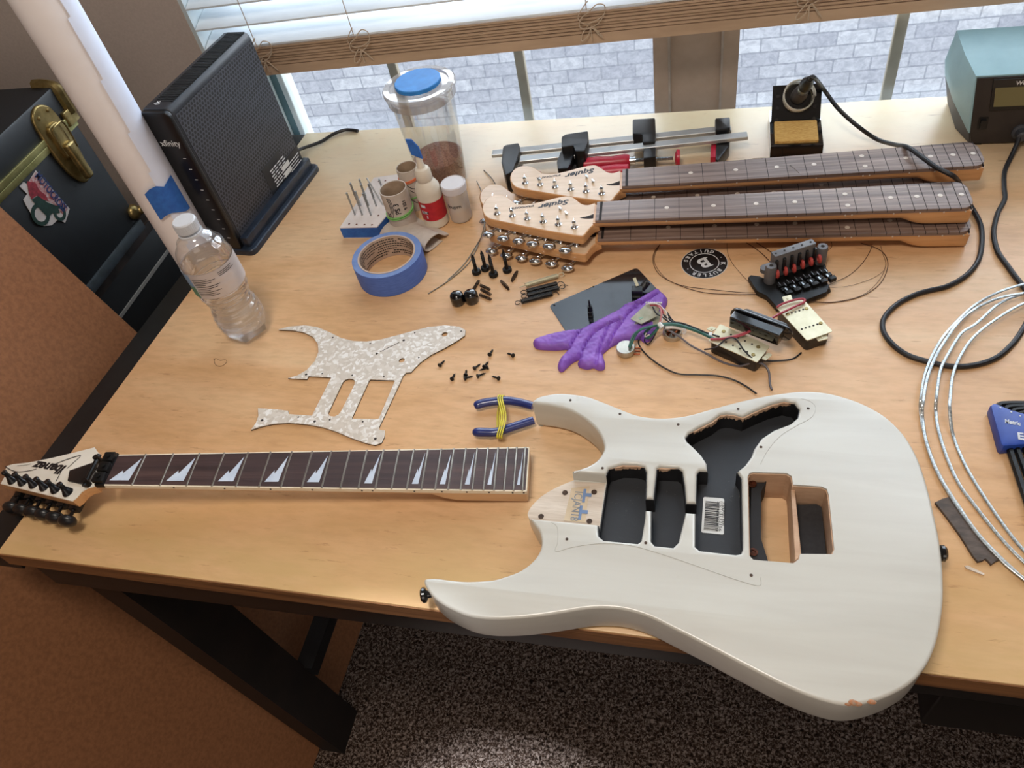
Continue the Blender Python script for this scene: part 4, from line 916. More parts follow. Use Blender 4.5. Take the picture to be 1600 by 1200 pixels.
bits = [((232,640), (208,410)), ((308,642), (245,305)), ((398,645), (372,410)), ((290,545), (262,395)), ((372,545), (350,318)), ((453,548), (415,315)), ((345,458), (310,265)), ((427,460), (398,350)), ((508,345), (478,262))]
names = ['frontmost bit', 'second bit of the front row, tallest', 'third bit of the front row', 'first bit of the middle row', 'second bit of the middle row', 'third bit of the middle row', 'first bit of the third row', 'second bit of the third row', 'rearmost bit beside the card tube']
for (a, b), nm in zip(bits, names):
    P = U(q_(*a), .0212); k = hgt(q_(*a), q_(*b), .0212); m = MB(); bd2 = .0016
    n = 40; rs = []
    for i in range(n+1):
        z = k*i/n; tw = i*.8 if i < n*.6 else 0; row = []
        for s in range(8): an = 2*PI*s/8; r = bd2*(1-.28*abs(math.sin(an-tw)) if i < n*.6 else 1.0); row.append(P+V3(r*math.cos(an), r*math.sin(an), z-.004 if i == 0 else z))
        rs.append(m.vs(row))
    for u, v in zip(rs, rs[1:]): m.ring(u, v)
    m.face(rs[0][::-1]); m.face(rs[-1])
    tag(obj('drill_bit', m, M_STEEL), 'thin steel drill bit upright in the blue block, '+nm, 'drill bit', 'drill bits standing in the taped block')
m = MB(); m.cyl(U(q_(527,552), .0212)+V3(0,0,.003), U(q_(352,252), .064), .0012, seg=8); tag(obj('drill_bit', m, M_STEEL), 'long thin drill bit leaning across the others against the card tube', 'drill bit', 'drill bits standing in the taped block')
# ---- card tubes with sandpaper
def cardtube(pc, zc, r, h, label, band, bandz, dots):
    c = U(pc, zc); c = V3(c.x, c.y, T); t = thing('sandpaper_tube', label, 'card tube', tuple(c), 'card tubes wrapped in sandpaper')
    m = MB(); m.lathe([(r*.93,0), (r,0), (r,h), (r*.93,h)], c, seg=40, cap=False); m.lathe([(r*.93,h), (r*.92,.001)], c, seg=40, cap=False); obj('tube', m, M_CARDL, t)
    m = MB(); m.lathe([(r*.915,.0005), (r*.915,h-.001)], c, seg=40, cap=False); obj('tube_lining', m, M_CARD, t)
    for mt, z in band: m = MB(); m.tube([c+V3((r+.0006)*math.cos(a*2*PI/40), (r+.0006)*math.sin(a*2*PI/40), z+.0028*math.sin(a*2*PI/40*1+1)) for a in range(40)], .0012, 6, closed=True); obj('rubber_band', m, mt, t)
    return t, c
t1, c1 = cardtube((613.5,294), .070, .0210, .070, 'pale sandpaper tube marked PS 3 with green rubber band', [(M_GREENB, .0285), (M_GREENB, .0315)], 0, 0)
def ctext(m, txt, c, r, a0, z0, size, vert=True, span=None):   # lettering wrapped round a tube; reads downwards when vert
    cu = MB(); cu.text(txt, size, Matrix(), .0, 0, 'LEFT', .0003)
    for v in cu.bm.verts:
        x, y = v.co.x, v.co.y
        if vert: ang, z = a0+y/r, z0-x+0
        else: ang, z = a0+x/r, z0+y
        v.co = c+V3(r*math.cos(ang), r*math.sin(ang), z)
    me = bpy.data.meshes.new('t'); cu.bm.to_mesh(me); m.bm.from_mesh(me); cu.bm.free(); bpy.data.meshes.remove(me)
m = MB(); ctext(m, 'PS 3', c1, .0214, math.radians(-92), .036, .014, True); 
m = MB()
def cyltext(m, txt, c, r, a0, z0, size, up=True):  # text climbs the tube (rotated a quarter turn)
    cu = MB(); cu.text(txt, size, Matrix(), .0, 0, 'LEFT', .0003)
    vm = {}
    for v in cu.bm.verts: ang = a0+v.co.y*-1/r*-1; vm[v.index if False else v] = m.bm.verts.new(c+V3(r*math.cos(a0-v.co.y/r), r*math.sin(a0-v.co.y/r), z0+v.co.x))
    for f in cu.bm.faces:
        try: m.bm.faces.new([vm[v] for v in f.verts])
        except ValueError: pass
    cu.bm.free()
cyltext(m, 'PS 3', c1, .0213, math.radians(-62), .036, .0115); cyltext(m, '9 221', c1, .0213, math.radians(-30), .040, .0075)
for k in range(3):
    rr = .0213; P = [c1+V3(rr*math.cos(math.radians(-118+d)), rr*math.sin(math.radians(-118+d)), .050+zz) for d, zz in ((26-k*6,.016), (30-k*6,.006), (28-k*6,-.008), (18-k*5,-.018+k*.003), (6,-.02+k*.003), (-8,-.018+k*.003))]; m.tube(spline(P, 5, False), .0005, 4)
obj('tube_print', m, M_INK, t1)
t2, c2 = cardtube((634.7,260.5), .072, .0165, .072, 'pale sandpaper tube standing behind with orange and green rubber bands', [(M_ORNB, .054), (M_ORNB, .0565), (M_GREENB, .026)], 0, 0)
m = MB()
for z, a in ((.045,-70), (.036,-62), (.018,-66)):
    P = [c2+V3(.0168*math.cos(math.radians(a+d)), .0168*math.sin(math.radians(a+d)), z+dz) for d, dz in ((-20,.004), (0,-.002), (20,-.003), (40,.004))]; m.tube(spline(P, 5, False), .0006, 4)
obj('tube_print', m, M_INK, t2)
# ---- glue bottle
c = V3(-.4200, .9135, T)
t = thing('glue_bottle', 'white squeeze glue bottle with red label and blue tape flag on its nozzle', 'bottle', tuple(c))
m = MB(); m.lathe([(.0175,.0003), (.0193,.002), (.0193,.060), (.0185,.067), (.0150,.074), (.0115,.078), (.0112,.081)], c, seg=36); obj('bottle_wall', m, M_CREAM, t)
m = MB(); m.lathe([(.0118,.079), (.0124,.080), (.0120,.094), (.0100,.098), (.0062,.100), (.0052,.104), (.0034,.125), (.0022,.134), (.0020,.136)], c, seg=24); obj('nozzle_cap', m, M_CREAM, t)
m = MB(); m.lathe([(.01955,.016), (.01955,.049)], c, seg=48, cap=False); lb = obj('red_label', m, M_REDL, t)
m = MB(); c_ = c
def patch(m, a0, a1, z0, z1, r=.0197, n=6):
    x = m.vs([c_+V3(r*math.cos(math.radians(a0+(a1-a0)*i/n)), r*math.sin(math.radians(a0+(a1-a0)*i/n)), z0) for i in range(n+1)]); y = m.vs([c_+V3(r*math.cos(math.radians(a0+(a1-a0)*i/n)), r*math.sin(math.radians(a0+(a1-a0)*i/n)), z1) for i in range(n+1)])
    for i in range(n): m.face((x[i], x[i+1], y[i+1], y[i]))
patch(m, -125, -100, .0405, .0455); patch(m, -128, -95, .029, .034); patch(m, -106, -100, .021, .026); obj('label_patch', m, M_WINK, lb)
m = MB(); cyt = lambda txt, a, z, s: None
def ring_text(m, txt, c, r, a0, z, size):
    cu = MB(); cu.text(txt, size, Matrix(), .0, 0, 'LEFT', .0002); vm = {}
    for v in cu.bm.verts: vm[v] = m.bm.verts.new(c+V3(r*math.cos(a0+v.co.x/r), r*math.sin(a0+v.co.x/r), z+v.co.y))
    for f in cu.bm.faces:
        try: m.bm.faces.new([vm[v] for v in f.verts])
        except ValueError: pass
    cu.bm.free()
ring_text(m, 'GLUE', c, .0198, math.radians(-124), .0300, .0048); obj('label_print', m, M_INK, lb)
m = MB(); ex = Vector((1,.05,0)).normalized()*1.25; P = c+V3(-.001,-.003,.007); 
qs = [P-ex*.0045+V3(0,-.003,.118), P+ex*.0070+V3(0,-.003,.110), P+ex*.0050+V3(0,0,.127), P-ex*.001+V3(0,0,.140), P-ex*.0075+V3(0,0,.141), P-ex*.0065+V3(0,0,.130)]
a = m.vs(qs); b = m.vs([q+Vector((.3,.9,0))*.0022 for q in qs]); m.face(a); m.face(b[::-1]); m.ring(a, b); obj('blue_tape_flag', m, M_BLUET, t)
# ---- small cup
c = V3(-.3820, .9235, T); t = thing('sample_cup', 'small frosted plastic cup with white lid and handwriting beside the glue', 'cup', tuple(c))
m = MB(); m.lathe([(.0155,.0004), (.0168,.002), (.0184,.058), (.0180,.058), (.0164,.003), (.0,.0028)], c, seg=36); obj('cup_wall', m, M_FROST, t)
m = MB(); m.lathe([(.0160,.0035), (.0172,.022), (0,.0225)], c, seg=30); obj('cup_contents', m, mat('beige_powder', 'dcc4a8', 'cdb294', .8, 0, 80), t)
m = MB(); m.lathe([(.0188,.053), (.0192,.056), (.0192,.064), (.0180,.0655), (.0170,.0645), (0,.0645)], c, seg=36); obj('cup_lid', m, mat('lid_white', 'dcd9dc', 'd0cdd0', .4, 0, 10), t)
m = MB(); ring_text(m, 'Ibuprn', c, .0180, math.radians(-128), .030, .0085); obj('handwriting', m, M_INK, t)
# ---- jar
c = V3(-.4350, 1.0200, T); t = thing('powder_jar', 'tall clear jar of rust brown powder with a blue disc on its lid', 'jar', tuple(c))
jr = lambda z: .0375+.0125*z/.17
m = MB(); m.lathe([(.034,.0005), (.0375,.003)]+[(jr(z), z) for z in (.02,.06,.1,.14,.158)]+[(jr(.158)-.0012, .158), (jr(.1)-.0012,.1), (.0365,.005), (0,.004)], c, seg=56); obj('jar_wall', m, M_JAR, t)
m = MB(); m.lathe([(.033,.0045), (.0362,.006), (jr(.05)-.0016,.050), (jr(.05)-.006,.0535), (.022,.0560), (0,.0545)], c, seg=48); obj('powder', m, M_POWDER, t)
m = MB(); m.lathe([(.050,.150), (.0525,.152), (.0535,.164), (.0555,.166), (.0560,.170), (.0540,.1725), (.0460,.1725), (.0450,.1700), (0,.1700)], c, seg=56); ld = obj('jar_lid', m, M_LID, t)
m = MB(); m.lathe([(.0355,.1705), (.0355,.1755), (.0345,.1765), (0,.1765)], c+V3(-.002,.004,0), seg=18); obj('blue_disc', m, mat('bright_blue_tape', '2f86d0', '2878c0', .6, 0, 60), ld)
# ---- folded sandpaper
A_ = U((676,376), .009); B_ = U((627,355), .009); ax = (B_-A_); ax.z = 0; Ls = ax.length; ax.normalize(); sd = Vector((-ax.y, ax.x, 0))
m = MB(); prof = []
for k in range(15): a = -.55*PI+k/14*1.42*PI; prof.append((.0115*math.cos(a)*1.35, .0095+.0088*math.sin(a)))
prof = prof+[(-.020,.0065), (-.026,.0035)]; inn = [(x*.93, .0095+(z-.0095)*.90) for x, z in prof[:-2]]+[(-.019,.0055), (-.026,.0025)]
prof = [(.004,.0008), (-.014,.0006)][::-1]+prof; inn = [(.004,.0014), (-.013,.0019)][::-1]+inn
for s0, s1 in zip(range(9), range(1, 9)):
    def rw(L_, s): return m.vs([A_.xyz*0+Vector((A_.x, A_.y, T))+ax*(Ls*1.45*s/8-.006)+sd*(x*(1.25+.35*s/8)+.004)+V3(0,0,z*1.15*(1-.45*s/8)) for x, z in L_])
    a, b = rw(prof, s0), rw(prof, s1); c_a, c_b = rw(inn, s0), rw(inn, s1)
    for i in range(len(prof)-1): m.face((a[i], a[i+1], b[i+1], b[i])); m.face((c_a[i], c_b[i], c_b[i+1], c_a[i+1]))
    if s0 == 0:
        for i in range(len(prof)-1): m.face((a[i], c_a[i], c_a[i+1], a[i+1]))
bmesh.ops.remove_doubles(m.bm, verts=m.bm.verts[:], dist=1e-5)
t = obj('folded_sandpaper', m, M_CARDL); tag(t, 'folded pale brown sandpaper sheet lying between tape roll and card tube', 'sandpaper')
# ---- knobs
for p, lb in (((716.5,476), 'glossy black domed knob, the one farther from the small springs'), ((738,473.5), 'glossy black domed knob touching the small springs')):
    c = U((p[0], p[1]-3), 0); m = MB(); m.lathe([(.0094,.0003), (.0098,.001), (.0098,.0125), (.0088,.0158), (.0060,.0180), (0,.0188)], c, seg=36)
    tag(obj('control_knob', m, M_BLKG), lb, 'knob', 'two black guitar knobs')
# ---- black bolts standing on their heads
for i, (h, tp) in enumerate([((745,427), (737.5,396)), ((759,421.5), (751.5,390)), ((771.5,431), (765,397)), ((793,424), (785,389))]):
    c = U(h, 0); k = hgt(h, tp); m = MB(); m.lathe([(.0060,.0003), (.0066,.001), (.0066,.005), (.0058,.0062), (.0030,.0066), (.0026,.008), (.0025,k*.5)], c, seg=22, cap=True)
    pr = []; z = k*.5; j = 0
    while z < k-.006: pr.append((.0026 if j % 2 else .0019, z)); z += .0007; j += 1
    pr += [(.0017, k-.005), (.0003, k)]; m.lathe(pr, c, seg=12); tag(obj('neck_screw', m, M_BLKM), 'black wood screw standing on its wide head, '+['first from the tape roll', 'second from the tape roll', 'nearest the camera', 'last, nearest the chrome pegs'][i], 'screw', 'four black neck screws standing on their heads')
# ---- short springs
for a, b, lb in [((748,439), (739.5,453), 'short dark spring standing askew behind the knobs'), ((750.5,445.5), (765,452), 'short dark spring, farthest of the parallel three'), ((751.5,452), (766.5,460), 'short dark spring, middle of the parallel three'), ((749.5,460.5), (767,467.5), 'short dark spring, nearest of the parallel three'), ((782.5,438.5), (795,452), 'tapered dark spring lying apart from the three'), ((808,424), (799.5,439.5), 'tapered dark spring beside the last standing screw')]:
    A = U(a, .0025)+V3(0,0,0); Bv = U(b, .0025); m = MB(); spring(m, A, Bv, .0019, .0006, 8, 5, 9, (lambda q: .75+.5*math.sin(PI*q)) if 'tapered' in lb else None); m.cyl(A.lerp(Bv,.02), A.lerp(Bv,.98), .0009, seg=8); tag(obj('small_spring', m, mat('dark_spring', '6a5646', '2c2420', .35, .6, 300)), lb, 'spring', 'short springs by the knobs')
# ---- long tremolo springs
M_SPB = mat('black_spring', '1f1f20', '141415', .4, .3, 60)
for i, (a, b, z, mt) in enumerate([((821,446), (872,430.5), .0045, M_GOLDPL), ((823,455), (871,443), .0045, M_SPB), ((824,461.5), (873.5,449.5), .0045, M_SPB), ((814,471.5), (863,458.5), .0042, M_SPB)]):
    A = U(a, z); Bv = U(b, z); d = (Bv-A).normalized(); s = Vector((-d.y, d.x, 0)); m = MB(); spring(m, A, Bv, .0032, .00062, 26, 5, 10); m.cyl(A, Bv, .0020, seg=10)
    for e, sg in ((A, -1), (Bv, 1)):
        if i == 0 and sg < 0: P = [e, e+d*sg*.006, e+d*sg*.008+s*.004+V3(0,0,-.003)]
        elif i in (1,) and sg > 0: P = [e, e+d*.004+s*.003, e+d*.008-s*.001, e+d*.009-s*.006, e+d*.013-s*.009]
        elif i == 3 and sg > 0: P = [e, e+d*.006+s*.001, e+d*.008-s*.006]
        else: P = [e]+[e+d*sg*(.0045-.0038*math.cos(q))+s*.0036*math.sin(q) for q in [k*PI/4 for k in range(8)]]
        m.tube(spline(P, 4, False), .0006, 5)
    tag(obj('tremolo_spring', m, mt), 'long tremolo spring, %s' % ['pale steel one lying farthest in the row of four', 'black one lying second in the row of four', 'black one lying third in the row, loop end left', 'black one lying nearest the camera'][i], 'spring', 'four long tremolo springs')
# ---- scattered pickguard screws
sp = [(690,568,70), (767,551,80), (798,554,150), (708,589,85), (745,573,60), (759,570,75), (757,576,200), (728,583,100), (731,590,30), (751,586,40), (775,590,155)]
where = ['lying leftmost and alone', 'lying farthest from the camera', 'lying rightmost of the scatter', 'lying alone left of the cluster', 'just behind the cluster, left one of three', 'behind the cluster, crossing another screw', 'under the crossing screw behind the cluster', 'top of the tight cluster', 'nearest screw of the tight cluster', 'right of the tight cluster, pointing away', 'lying right of the cluster, nearest the camera']
for (x, y, a), w in zip(sp, where):
    c = U((x, y), .0022); d = Vector((math.cos(math.radians(a)), math.sin(math.radians(a)), .0)); d2 = (d+V3(0,0,-.18)).normalized(); m = MB()
    m.lathe([(.0026,-.0012), (.0030,0), (.0014,.0022), (.0013,.003)]+[((.0014 if j % 2 else .0009), .003+j*.0006) for j in range(11)]+[(.0002,.0115)], c-d*.004+V3(0,0,.0010), d2, 10)
    tag(obj('pickguard_screw', m, M_BLKM), 'tiny black screw '+w, 'screw', 'small black screws scattered beside the pickguard')
# ---- pliers with yellow rubber band
t = thing('pliers', 'blue handled pliers held by yellow rubber band beside the white guitar horn', 'pliers', tuple(U((790,650), 0)))
h1 = spline(path([(741,635,.009), (757,629.5,.009), (789,626,.009), (812,629,.009), (833,634.5,.009)]), 6, False); h2 = spline(path([(739,675,.009), (757,675.5,.009), (776,675,.009), (806,665.5,.009), (834,656.5,.009)]), 6, False)
rr = lambda u: .0028+.0032*min(1, u*9)**.6-.0008*u
for hh in (h1, h2): m = MB(); m.tube(hh, rr, 12, flat=.85); obj('handle', m, M_BLUEH, t)
ya = [U((778,622), .016), U((781,651), .017), U((777,679.5), .016), U((775,682), .006), U((777,650), .0015), U((779,620.5), .006)]
m = MB()
for o in (0, .0026, .0052): m.tube(spline([p+V3(o+(.002 if (i % 2) else 0),0,0) for i, p in enumerate(ya)], 6, True), .0009, 6, closed=True)
obj('rubber_band', m, M_YELB, t)
# ---- purple glove
GP = seq((820,400), 4, [(50,540), (70,515), (150,490), (260,465), (350,455), (420,420), (500,380), (580,340), (625,302), (680,285), (750,245), (830,205), (850,225), (890,260), (885,300), (862,350), (835,425), (790,515), (745,532), (710,512), (600,535), (540,560), (503,590), (486,612), (500,660), (495,700), (460,706), (428,692), (390,700), (340,686), (330,665), (338,640), (290,665), (240,712), (215,712), (205,685), (220,640), (270,580), (200,580), (120,578), (70,570)])
GX = XY([(p.x, p.y) for p in spline([V3(*p, 0) for p in GP], 3)], .004)
creases = [XY(seq((820,400), 4, l), .006) for l in ([(345,465), (300,530), (275,578)], [(440,470), (380,545), (335,640)], [(520,440), (470,560), (440,690)], [(640,310), (720,300), (640,370), (560,480), (520,560)], [(600,400), (500,440), (430,480)], [(700,330), (770,280), (840,240)])]
def dseg(p, a, b):
    ab = (b[0]-a[0], b[1]-a[1]); t_ = max(0, min(1, ((p[0]-a[0])*ab[0]+(p[1]-a[1])*ab[1])/(ab[0]**2+ab[1]**2+1e-12))); return math.hypot(p[0]-a[0]-ab[0]*t_, p[1]-a[1]-ab[1]*t_)
def inside(p, L_):
    c = False
    for i in range(len(L_)):
        a, b = L_[i-1], L_[i]
        if (a[1] > p[1]) != (b[1] > p[1]) and p[0] < (b[0]-a[0])*(p[1]-a[1])/(b[1]-a[1])+a[0]: c = not c
    return c
from mathutils.geometry import delaunay_2d_cdt
xs = [p[0] for p in GX]; ys = [p[1] for p in GX]; inner_ = []
st_ = .0019; y = min(ys); 
while y < max(ys):
    x = min(xs)
    while x < max(xs):
        if inside((x, y), GX) and min(dseg((x, y), GX[i-1], GX[i]) for i in range(len(GX))) > st_*.6: inner_.append((x, y))
        x += st_
    y += st_
pts = [Vector(p) for p in GX]+[Vector(p) for p in inner_]; n0 = len(GX)
vo, _, fo, _, _, _ = delaunay_2d_cdt(pts, [(i, (i+1) % n0) for i in range(n0)], [], 1, 1e-6)
m = MB(); tp = []
from mathutils import noise as mn
for v in vo:
    d = min(dseg(v, GX[i-1], GX[i]) for i in range(len(GX))); cr = min(min(dseg(v, l[i], l[i+1]) for i in range(len(l)-1)) for l in creases)
    h = .0010+.0062*min(1, d/.006)**.45; h *= .30+.70*min(1, cr/.0032)**.8; rx = (v.x*.86+v.y*.5); ry = (-v.x*.5+v.y*.86); h += (.0016*abs(mn.noise(Vector((rx*45, ry*230, 0))))+.0007*mn.noise(Vector((v.x*260, v.y*260, 2))))*min(1, d/.003)+.004*max(0, 1-abs(v.x+.02)/.12)*min(1, d/.006)
    tp.append(m.bm.verts.new((v.x, v.y, T+.0012+max(.0006, h))))
bt_ = [m.bm.verts.new((v.x, v.y, T+.0006)) for v in vo]
for f in fo: m.face([tp[i] for i in f]); m.face([bt_[i] for i in f][::-1])
ed = {}
for f in fo:
    for i in range(len(f)): k = (f[i], f[(i+1) % len(f)]); ed[k] = 1
for (a, b) in list(ed):
    if (b, a) not in ed: m.face((tp[a], bt_[a], bt_[b], tp[b]))
tag(obj('rubber_glove', m, M_GLOVE, ang=50), 'crumpled purple rubber glove lying over the black plate corner', 'glove')
# ---- black back plate with two posts
t = thing('cover_plate', 'flat glossy black cover plate with switch parts under the glove', 'plate', tuple(U((940,480), 0)))
m = MB(); m.prism([roundpoly(XY([(857.5,476.5), (995,417), (1041,466), (890,526)], .002), .006)], T+.0002, T+.0011, bt=.0002, nb=1); obj('plate_sheet', m, mat('gloss_navy_black', '11161d', '0d1117', .12, 0, 10, coat=.8), t)
m = MB()
for p in ((866,477), (991,422), (927,448)): m.lathe([(.0014,0), (.0014,.0003)], U(p, .0011), seg=10)
obj('screw_holes', m, M_SLOT, t)
c = U((923,492), .001); m = MB(); m.box(c+V3(0,0,.004), (.006,.009,.008), b=.001); m.cyl(c, c+V3(0,0,.016), .0032, seg=14); m.cyl(c+V3(0,0,.015), c+V3(0,0,.026), .0016, .0012, seg=10); tag(obj('mini_switch', m, M_BLK), 'small black lever switch standing on the black plate middle', 'switch')
c = U((997,461), .001); m = MB(); m.box(c+V3(-.001,0,.006), (.014,.012,.012), b=.002); m.cyl(c+V3(.004,.004,.006), c+V3(.012,.012,.013), .005, seg=14); m.tube(spline([c+V3(.006,.004,.012), c+V3(.010,.008,.016), c+V3(.012,.003,.012)], 4, False), .001, 5)
t = obj('output_jack', m, M_BLK); tag(t, 'black output jack with brass lug on the plate next to the glove cuff', 'jack')
m = MB(); m.box(c+V3(-.003,.008,.016), (.004,.012,.001), R=Matrix.Rotation(.5, 3, 'Z') @ Matrix.Rotation(.5, 3, 'X')); obj('brass_lug', m, M_GOLDPL, t)
# ---- switch board + pots + wiring
t = thing('guitar_wiring', 'tangled guitar wiring harness with switch and pots lying over the glove', 'wiring')
zc = .019; q1 = [U((985,498), zc), U((1010,474.5), zc+.004), U((1033,475), zc+.004), U((1026,494), zc), U((1002,506), zc-.002)]
m = MB(); a = m.vs(q1); b = m.vs([p-V3(0,0,.0012) for p in q1]); m.face(a); m.face(b[::-1]); m.ring(a, b); q2 = [p+V3(.002,-.004,-.009) for p in q1]; a = m.vs(q2); b = m.vs([p-V3(0,0,.0012) for p in q2]); m.face(a); m.face(b[::-1]); m.ring(a, b)
sw = obj('selector_switch', m, M_PCB, t)
m = MB(); q3 = [q1[0].lerp(q1[2],.2), q1[1].lerp(q1[2],.1), q1[1].lerp(q1[2],.8), q1[0].lerp(q1[2],.75)]; m.box((q1[0]+q1[2])/2-V3(0,0,.005), (.026,.010,.006), R=Matrix.Rotation(.75, 3, 'Z')); obj('switch_contacts', m, mat('green_board', '8fae9a', '5f8f7a', .5, 0, 60), sw)
m = MB()
for k in range(8): p = q1[1].lerp(q1[2], k/7); m.ball(p+V3(0,0,.0019), .0013, 8)
obj('solder_blobs', m, M_LABEL, sw)
def pot(c, tilt, nm, lab):
    m = MB(); m.lathe([(.0112,.0005), (.0116,.001), (.0116,.0078), (.0110,.0088), (0,.0088)], c, tilt, 30); m.lathe([(.0034,-.004), (.0034,0)], c, tilt, 12); p = obj(nm, m, M_POT, t, label=lab)
    m = MB(); F3 = frame(tilt)
    for k in (-1,0,1): m.box(c+F3 @ Vector((k*.005, .014, .002)), (.0022,.008,.001), R=F3)
    m.ball(c+F3 @ Vector((0,.006,.0088)), .0028, 8, (1,1,.4)); obj('lugs', m, M_COPPER, p); return p
pot(U((978,550), .0)+V3(0,0,.0005), Vector((0,0,1)), 'volume_pot', 'round silver pot lying flat')
m = MB(); c = U((1050,524), .0); m.lathe([(.0118,.002), (.0118,.010), (.0108,.0115), (.0095,.0115), (.0095,.005), (0,.005)], c, (.1,-.25,1), 30); pp = obj('tone_pot', m, M_POT, t, label='pot with open copper inside')
m = MB(); random.seed(4)
for k in range(7): m.box(c+V3(random.uniform(-.006,.006), random.uniform(-.006,.006), .008), (.008,.002,.0019), R=Matrix.Rotation(random.uniform(0,3), 3, 'Z'))
obj('contacts', m, M_COPPER, pp)
W = lambda l, r, mt, nm='wire': curve_obj(nm, path(l), r, mt, t, 6, 6)
W([(983,543,.011), (990,524,.02), (1003,514,.022), (1018,510,.021), (1032,508,.02)], .0017, M_GREENW); W([(984,545,.011), (996,520,.021), (1014,511,.023), (1030,507,.021)], .0012, M_GREENW)
W([(1030,508,.02), (1055,507,.021), (1080,514,.019), (1100,522,.018), (1116,530,.022)], .0022, M_GREENW); W([(1032,506,.021), (1060,504,.022), (1085,512,.02), (1104,520,.02), (1124,526,.022)], .0011, M_BLKW)
W([(1020,509,.021), (1008,520,.010), (1012,528,.008), (1022,520,.014), (1030,510,.02)], .0019, M_GREENW); W([(1028,512,.02), (1022,526,.008), (1013,538,.004), (1007,532,.005), (1011,522,.012)], .0009, M_BLKW)
W([(1015,523,.012), (1008,526,.009), (1010,520,.012)], .0009, M_WHTW); W([(1010,476,.024), (1022,474,.028), (1034,480,.026), (1036,492,.024), (1034,504,.022)], .0010, M_WHTW)
W([(1016,477,.024), (1030,478,.027), (1036,488,.025), (1035,500,.022)], .0010, M_REDW); W([(1024,477,.024), (1032,482,.027), (1033,494,.025), (1030,506,.021)], .0010, M_PINKW); W([(1028,477,.024), (1040,486,.027), (1044,500,.022), (1052,506,.02)], .0009, M_WHTW)
W([(1020,480,.024), (1026,490,.025), (1034,495,.024), (1048,505,.021)], .0010, M_BLKW); W([(1036,492,.024), (1050,502,.021), (1056,506,.018)], .0016, M_BLKW); W([(1042,488,.024), (1050,500,.02), (1058,505,.015)], .0012, M_BLKW)
W([(1040,512,.02), (1056,512,.018), (1070,516,.014), (1068,522,.010)], .0019, M_WHTW)
W([(1038,512,.018), (1060,525,.012), (1080,540,.006), (1105,553,.003), (1130,566,.0019), (1155,572,.0019), (1175,567,.012), (1192,569,.008), (1201,580,.003), (1203,600,.0019), (1206,609,.0019)], .0013, M_GRYW)
W([(998,530,.010), (999,540,.003), (1012,556,.0019), (1035,573,.0019), (1060,584,.0019), (1090,585.5,.0019), (1120,587,.0019), (1145,593,.0019), (1165,603,.0019), (1182,615,.0019)], .0010, M_BLKW)
W([(1101,546,.010), (1118,543,.022), (1136,529,.026), (1150,530,.026), (1163,548,.024), (1180,562,.018), (1200,564,.003), (1225,563,.0019), (1240,560,.0019), (1252,551,.0019)], .0010, M_BLKW)
W([(1110,530,.022), (1130,529,.024), (1160,523,.027), (1190,507,.030), (1215,492,.026), (1240,480,.024), (1256,472,.024), (1255,467,.024), (1240,469,.024), (1222,475,.024), (1214,480,.023)], .0016, M_REDW)
W([(1112,531,.021), (1140,527,.024), (1165,519,.028)], .0012, M_PINKW)
m = MB(); m.tube([U((1029,506), .021), U((1035,512), .019)], .0034, 8); m.box(U((1110,523), .020), (.004,.005,.004)); obj('wire_tie', m, M_LABEL, t)
# ---- pickups
def humbucker(px, zt, label, tabs, extra=None):
    c = [U(p, zt) for p in px]; cen = sum(c, Vector())/4; t = thing('humbucker_pickup', label, 'pickup', (cen.x, cen.y, T), 'humbucker pickups lying face down')
    q = [p.xy for p in c]; m = MB(); m.prism([roundpoly(q, .002)], T+zt-.0012, T+zt); bp = obj('base_plate', m, M_GOLDPL, t)
    m = MB(); e = offset(ccw([tuple(p) for p in q]), .0015); m.prism([roundpoly(e, .005)], T+.0004, T+zt-.0013, bb=.001); obj('bobbin', m, M_BLK, t)
    u = (c[1]-c[0]); v = (c[3]-c[0]); m = MB()
    for s in (.16, .30, .44, .58, .72, .86):
        for w in (.28, .72): m.lathe([(.0013,0), (.0013,.0003)], cen+u*(s-.5)+v*(w-.5)+V3(0,0,T+zt-cen.z), seg=8)
    obj('plate_holes', m, M_SLOT, bp); m = MB()
    for s in (.15, .84):
        for w in (.28,.72) if s > .5 else (.28,): m.lathe([(.0024,0), (.0022,.0008), (.0008,.0009)], cen+u*(s-.5)+v*(w-.5)+V3(0,0,T+zt-cen.z), seg=12)
    obj('screws', m, M_BRASS, bp)
    for tb_ in tabs: m = MB(); m.prism([roundpoly(XY(tb_, zt-.001), .0015)], T+zt-.0042, T+zt-.003); p = sum((U(x, zt-.001) for x in tb_), Vector())/4; m.lathe([(.0016,0), (.0016,.0008)], (p.x, p.y, T+zt-.0030), seg=10); obj('mounting_tab', m, M_GOLDPL, t)
    return t
humbucker([(1125,506), (1203,541), (1183,566), (1107,532.5)], .021, 'pickup with pale metal base lying face down beside the single coil', [[(1104,512), (1112,507.5), (1120,511), (1112,516)], [(1190,558), (1200,549), (1207,552), (1197,561)]])
humbucker([(1212,479), (1254,466), (1301,517.5), (1261,532)], .021, 'pickup with pale metal base lying face down under the red wire loop', [[(1222,462), (1236,458.5), (1239,466.5), (1226,470.5)], [(1275,525), (1292,519), (1294,527), (1279,531)]])
a, b = U((1140,499), .027), U((1221,536), .021); d = (b-a).normalized(); t = thing('single_coil_pickup', 'black single coil pickup leaning on the humbucker base plate', 'pickup', tuple(U((1190,520), 0)))
def capsule(c, d, L_, w, n=8):
    d = Vector(d[:2]); s = Vector((-d.y, d.x)); out = []
    for k in range(n+1): q = -PI/2+PI*k/n; out.append(Vector(c[:2])+Vector(d[:2])*(L_/2-w/2+w/2*math.cos(q))+s*(w/2*math.sin(q)))
    for k in range(n+1): q = PI/2+PI*k/n; out.append(Vector(c[:2])+Vector(d[:2])*(-L_/2+w/2+w/2*math.cos(q))+s*(w/2*math.sin(q)))
    return [tuple(v) for v in out]
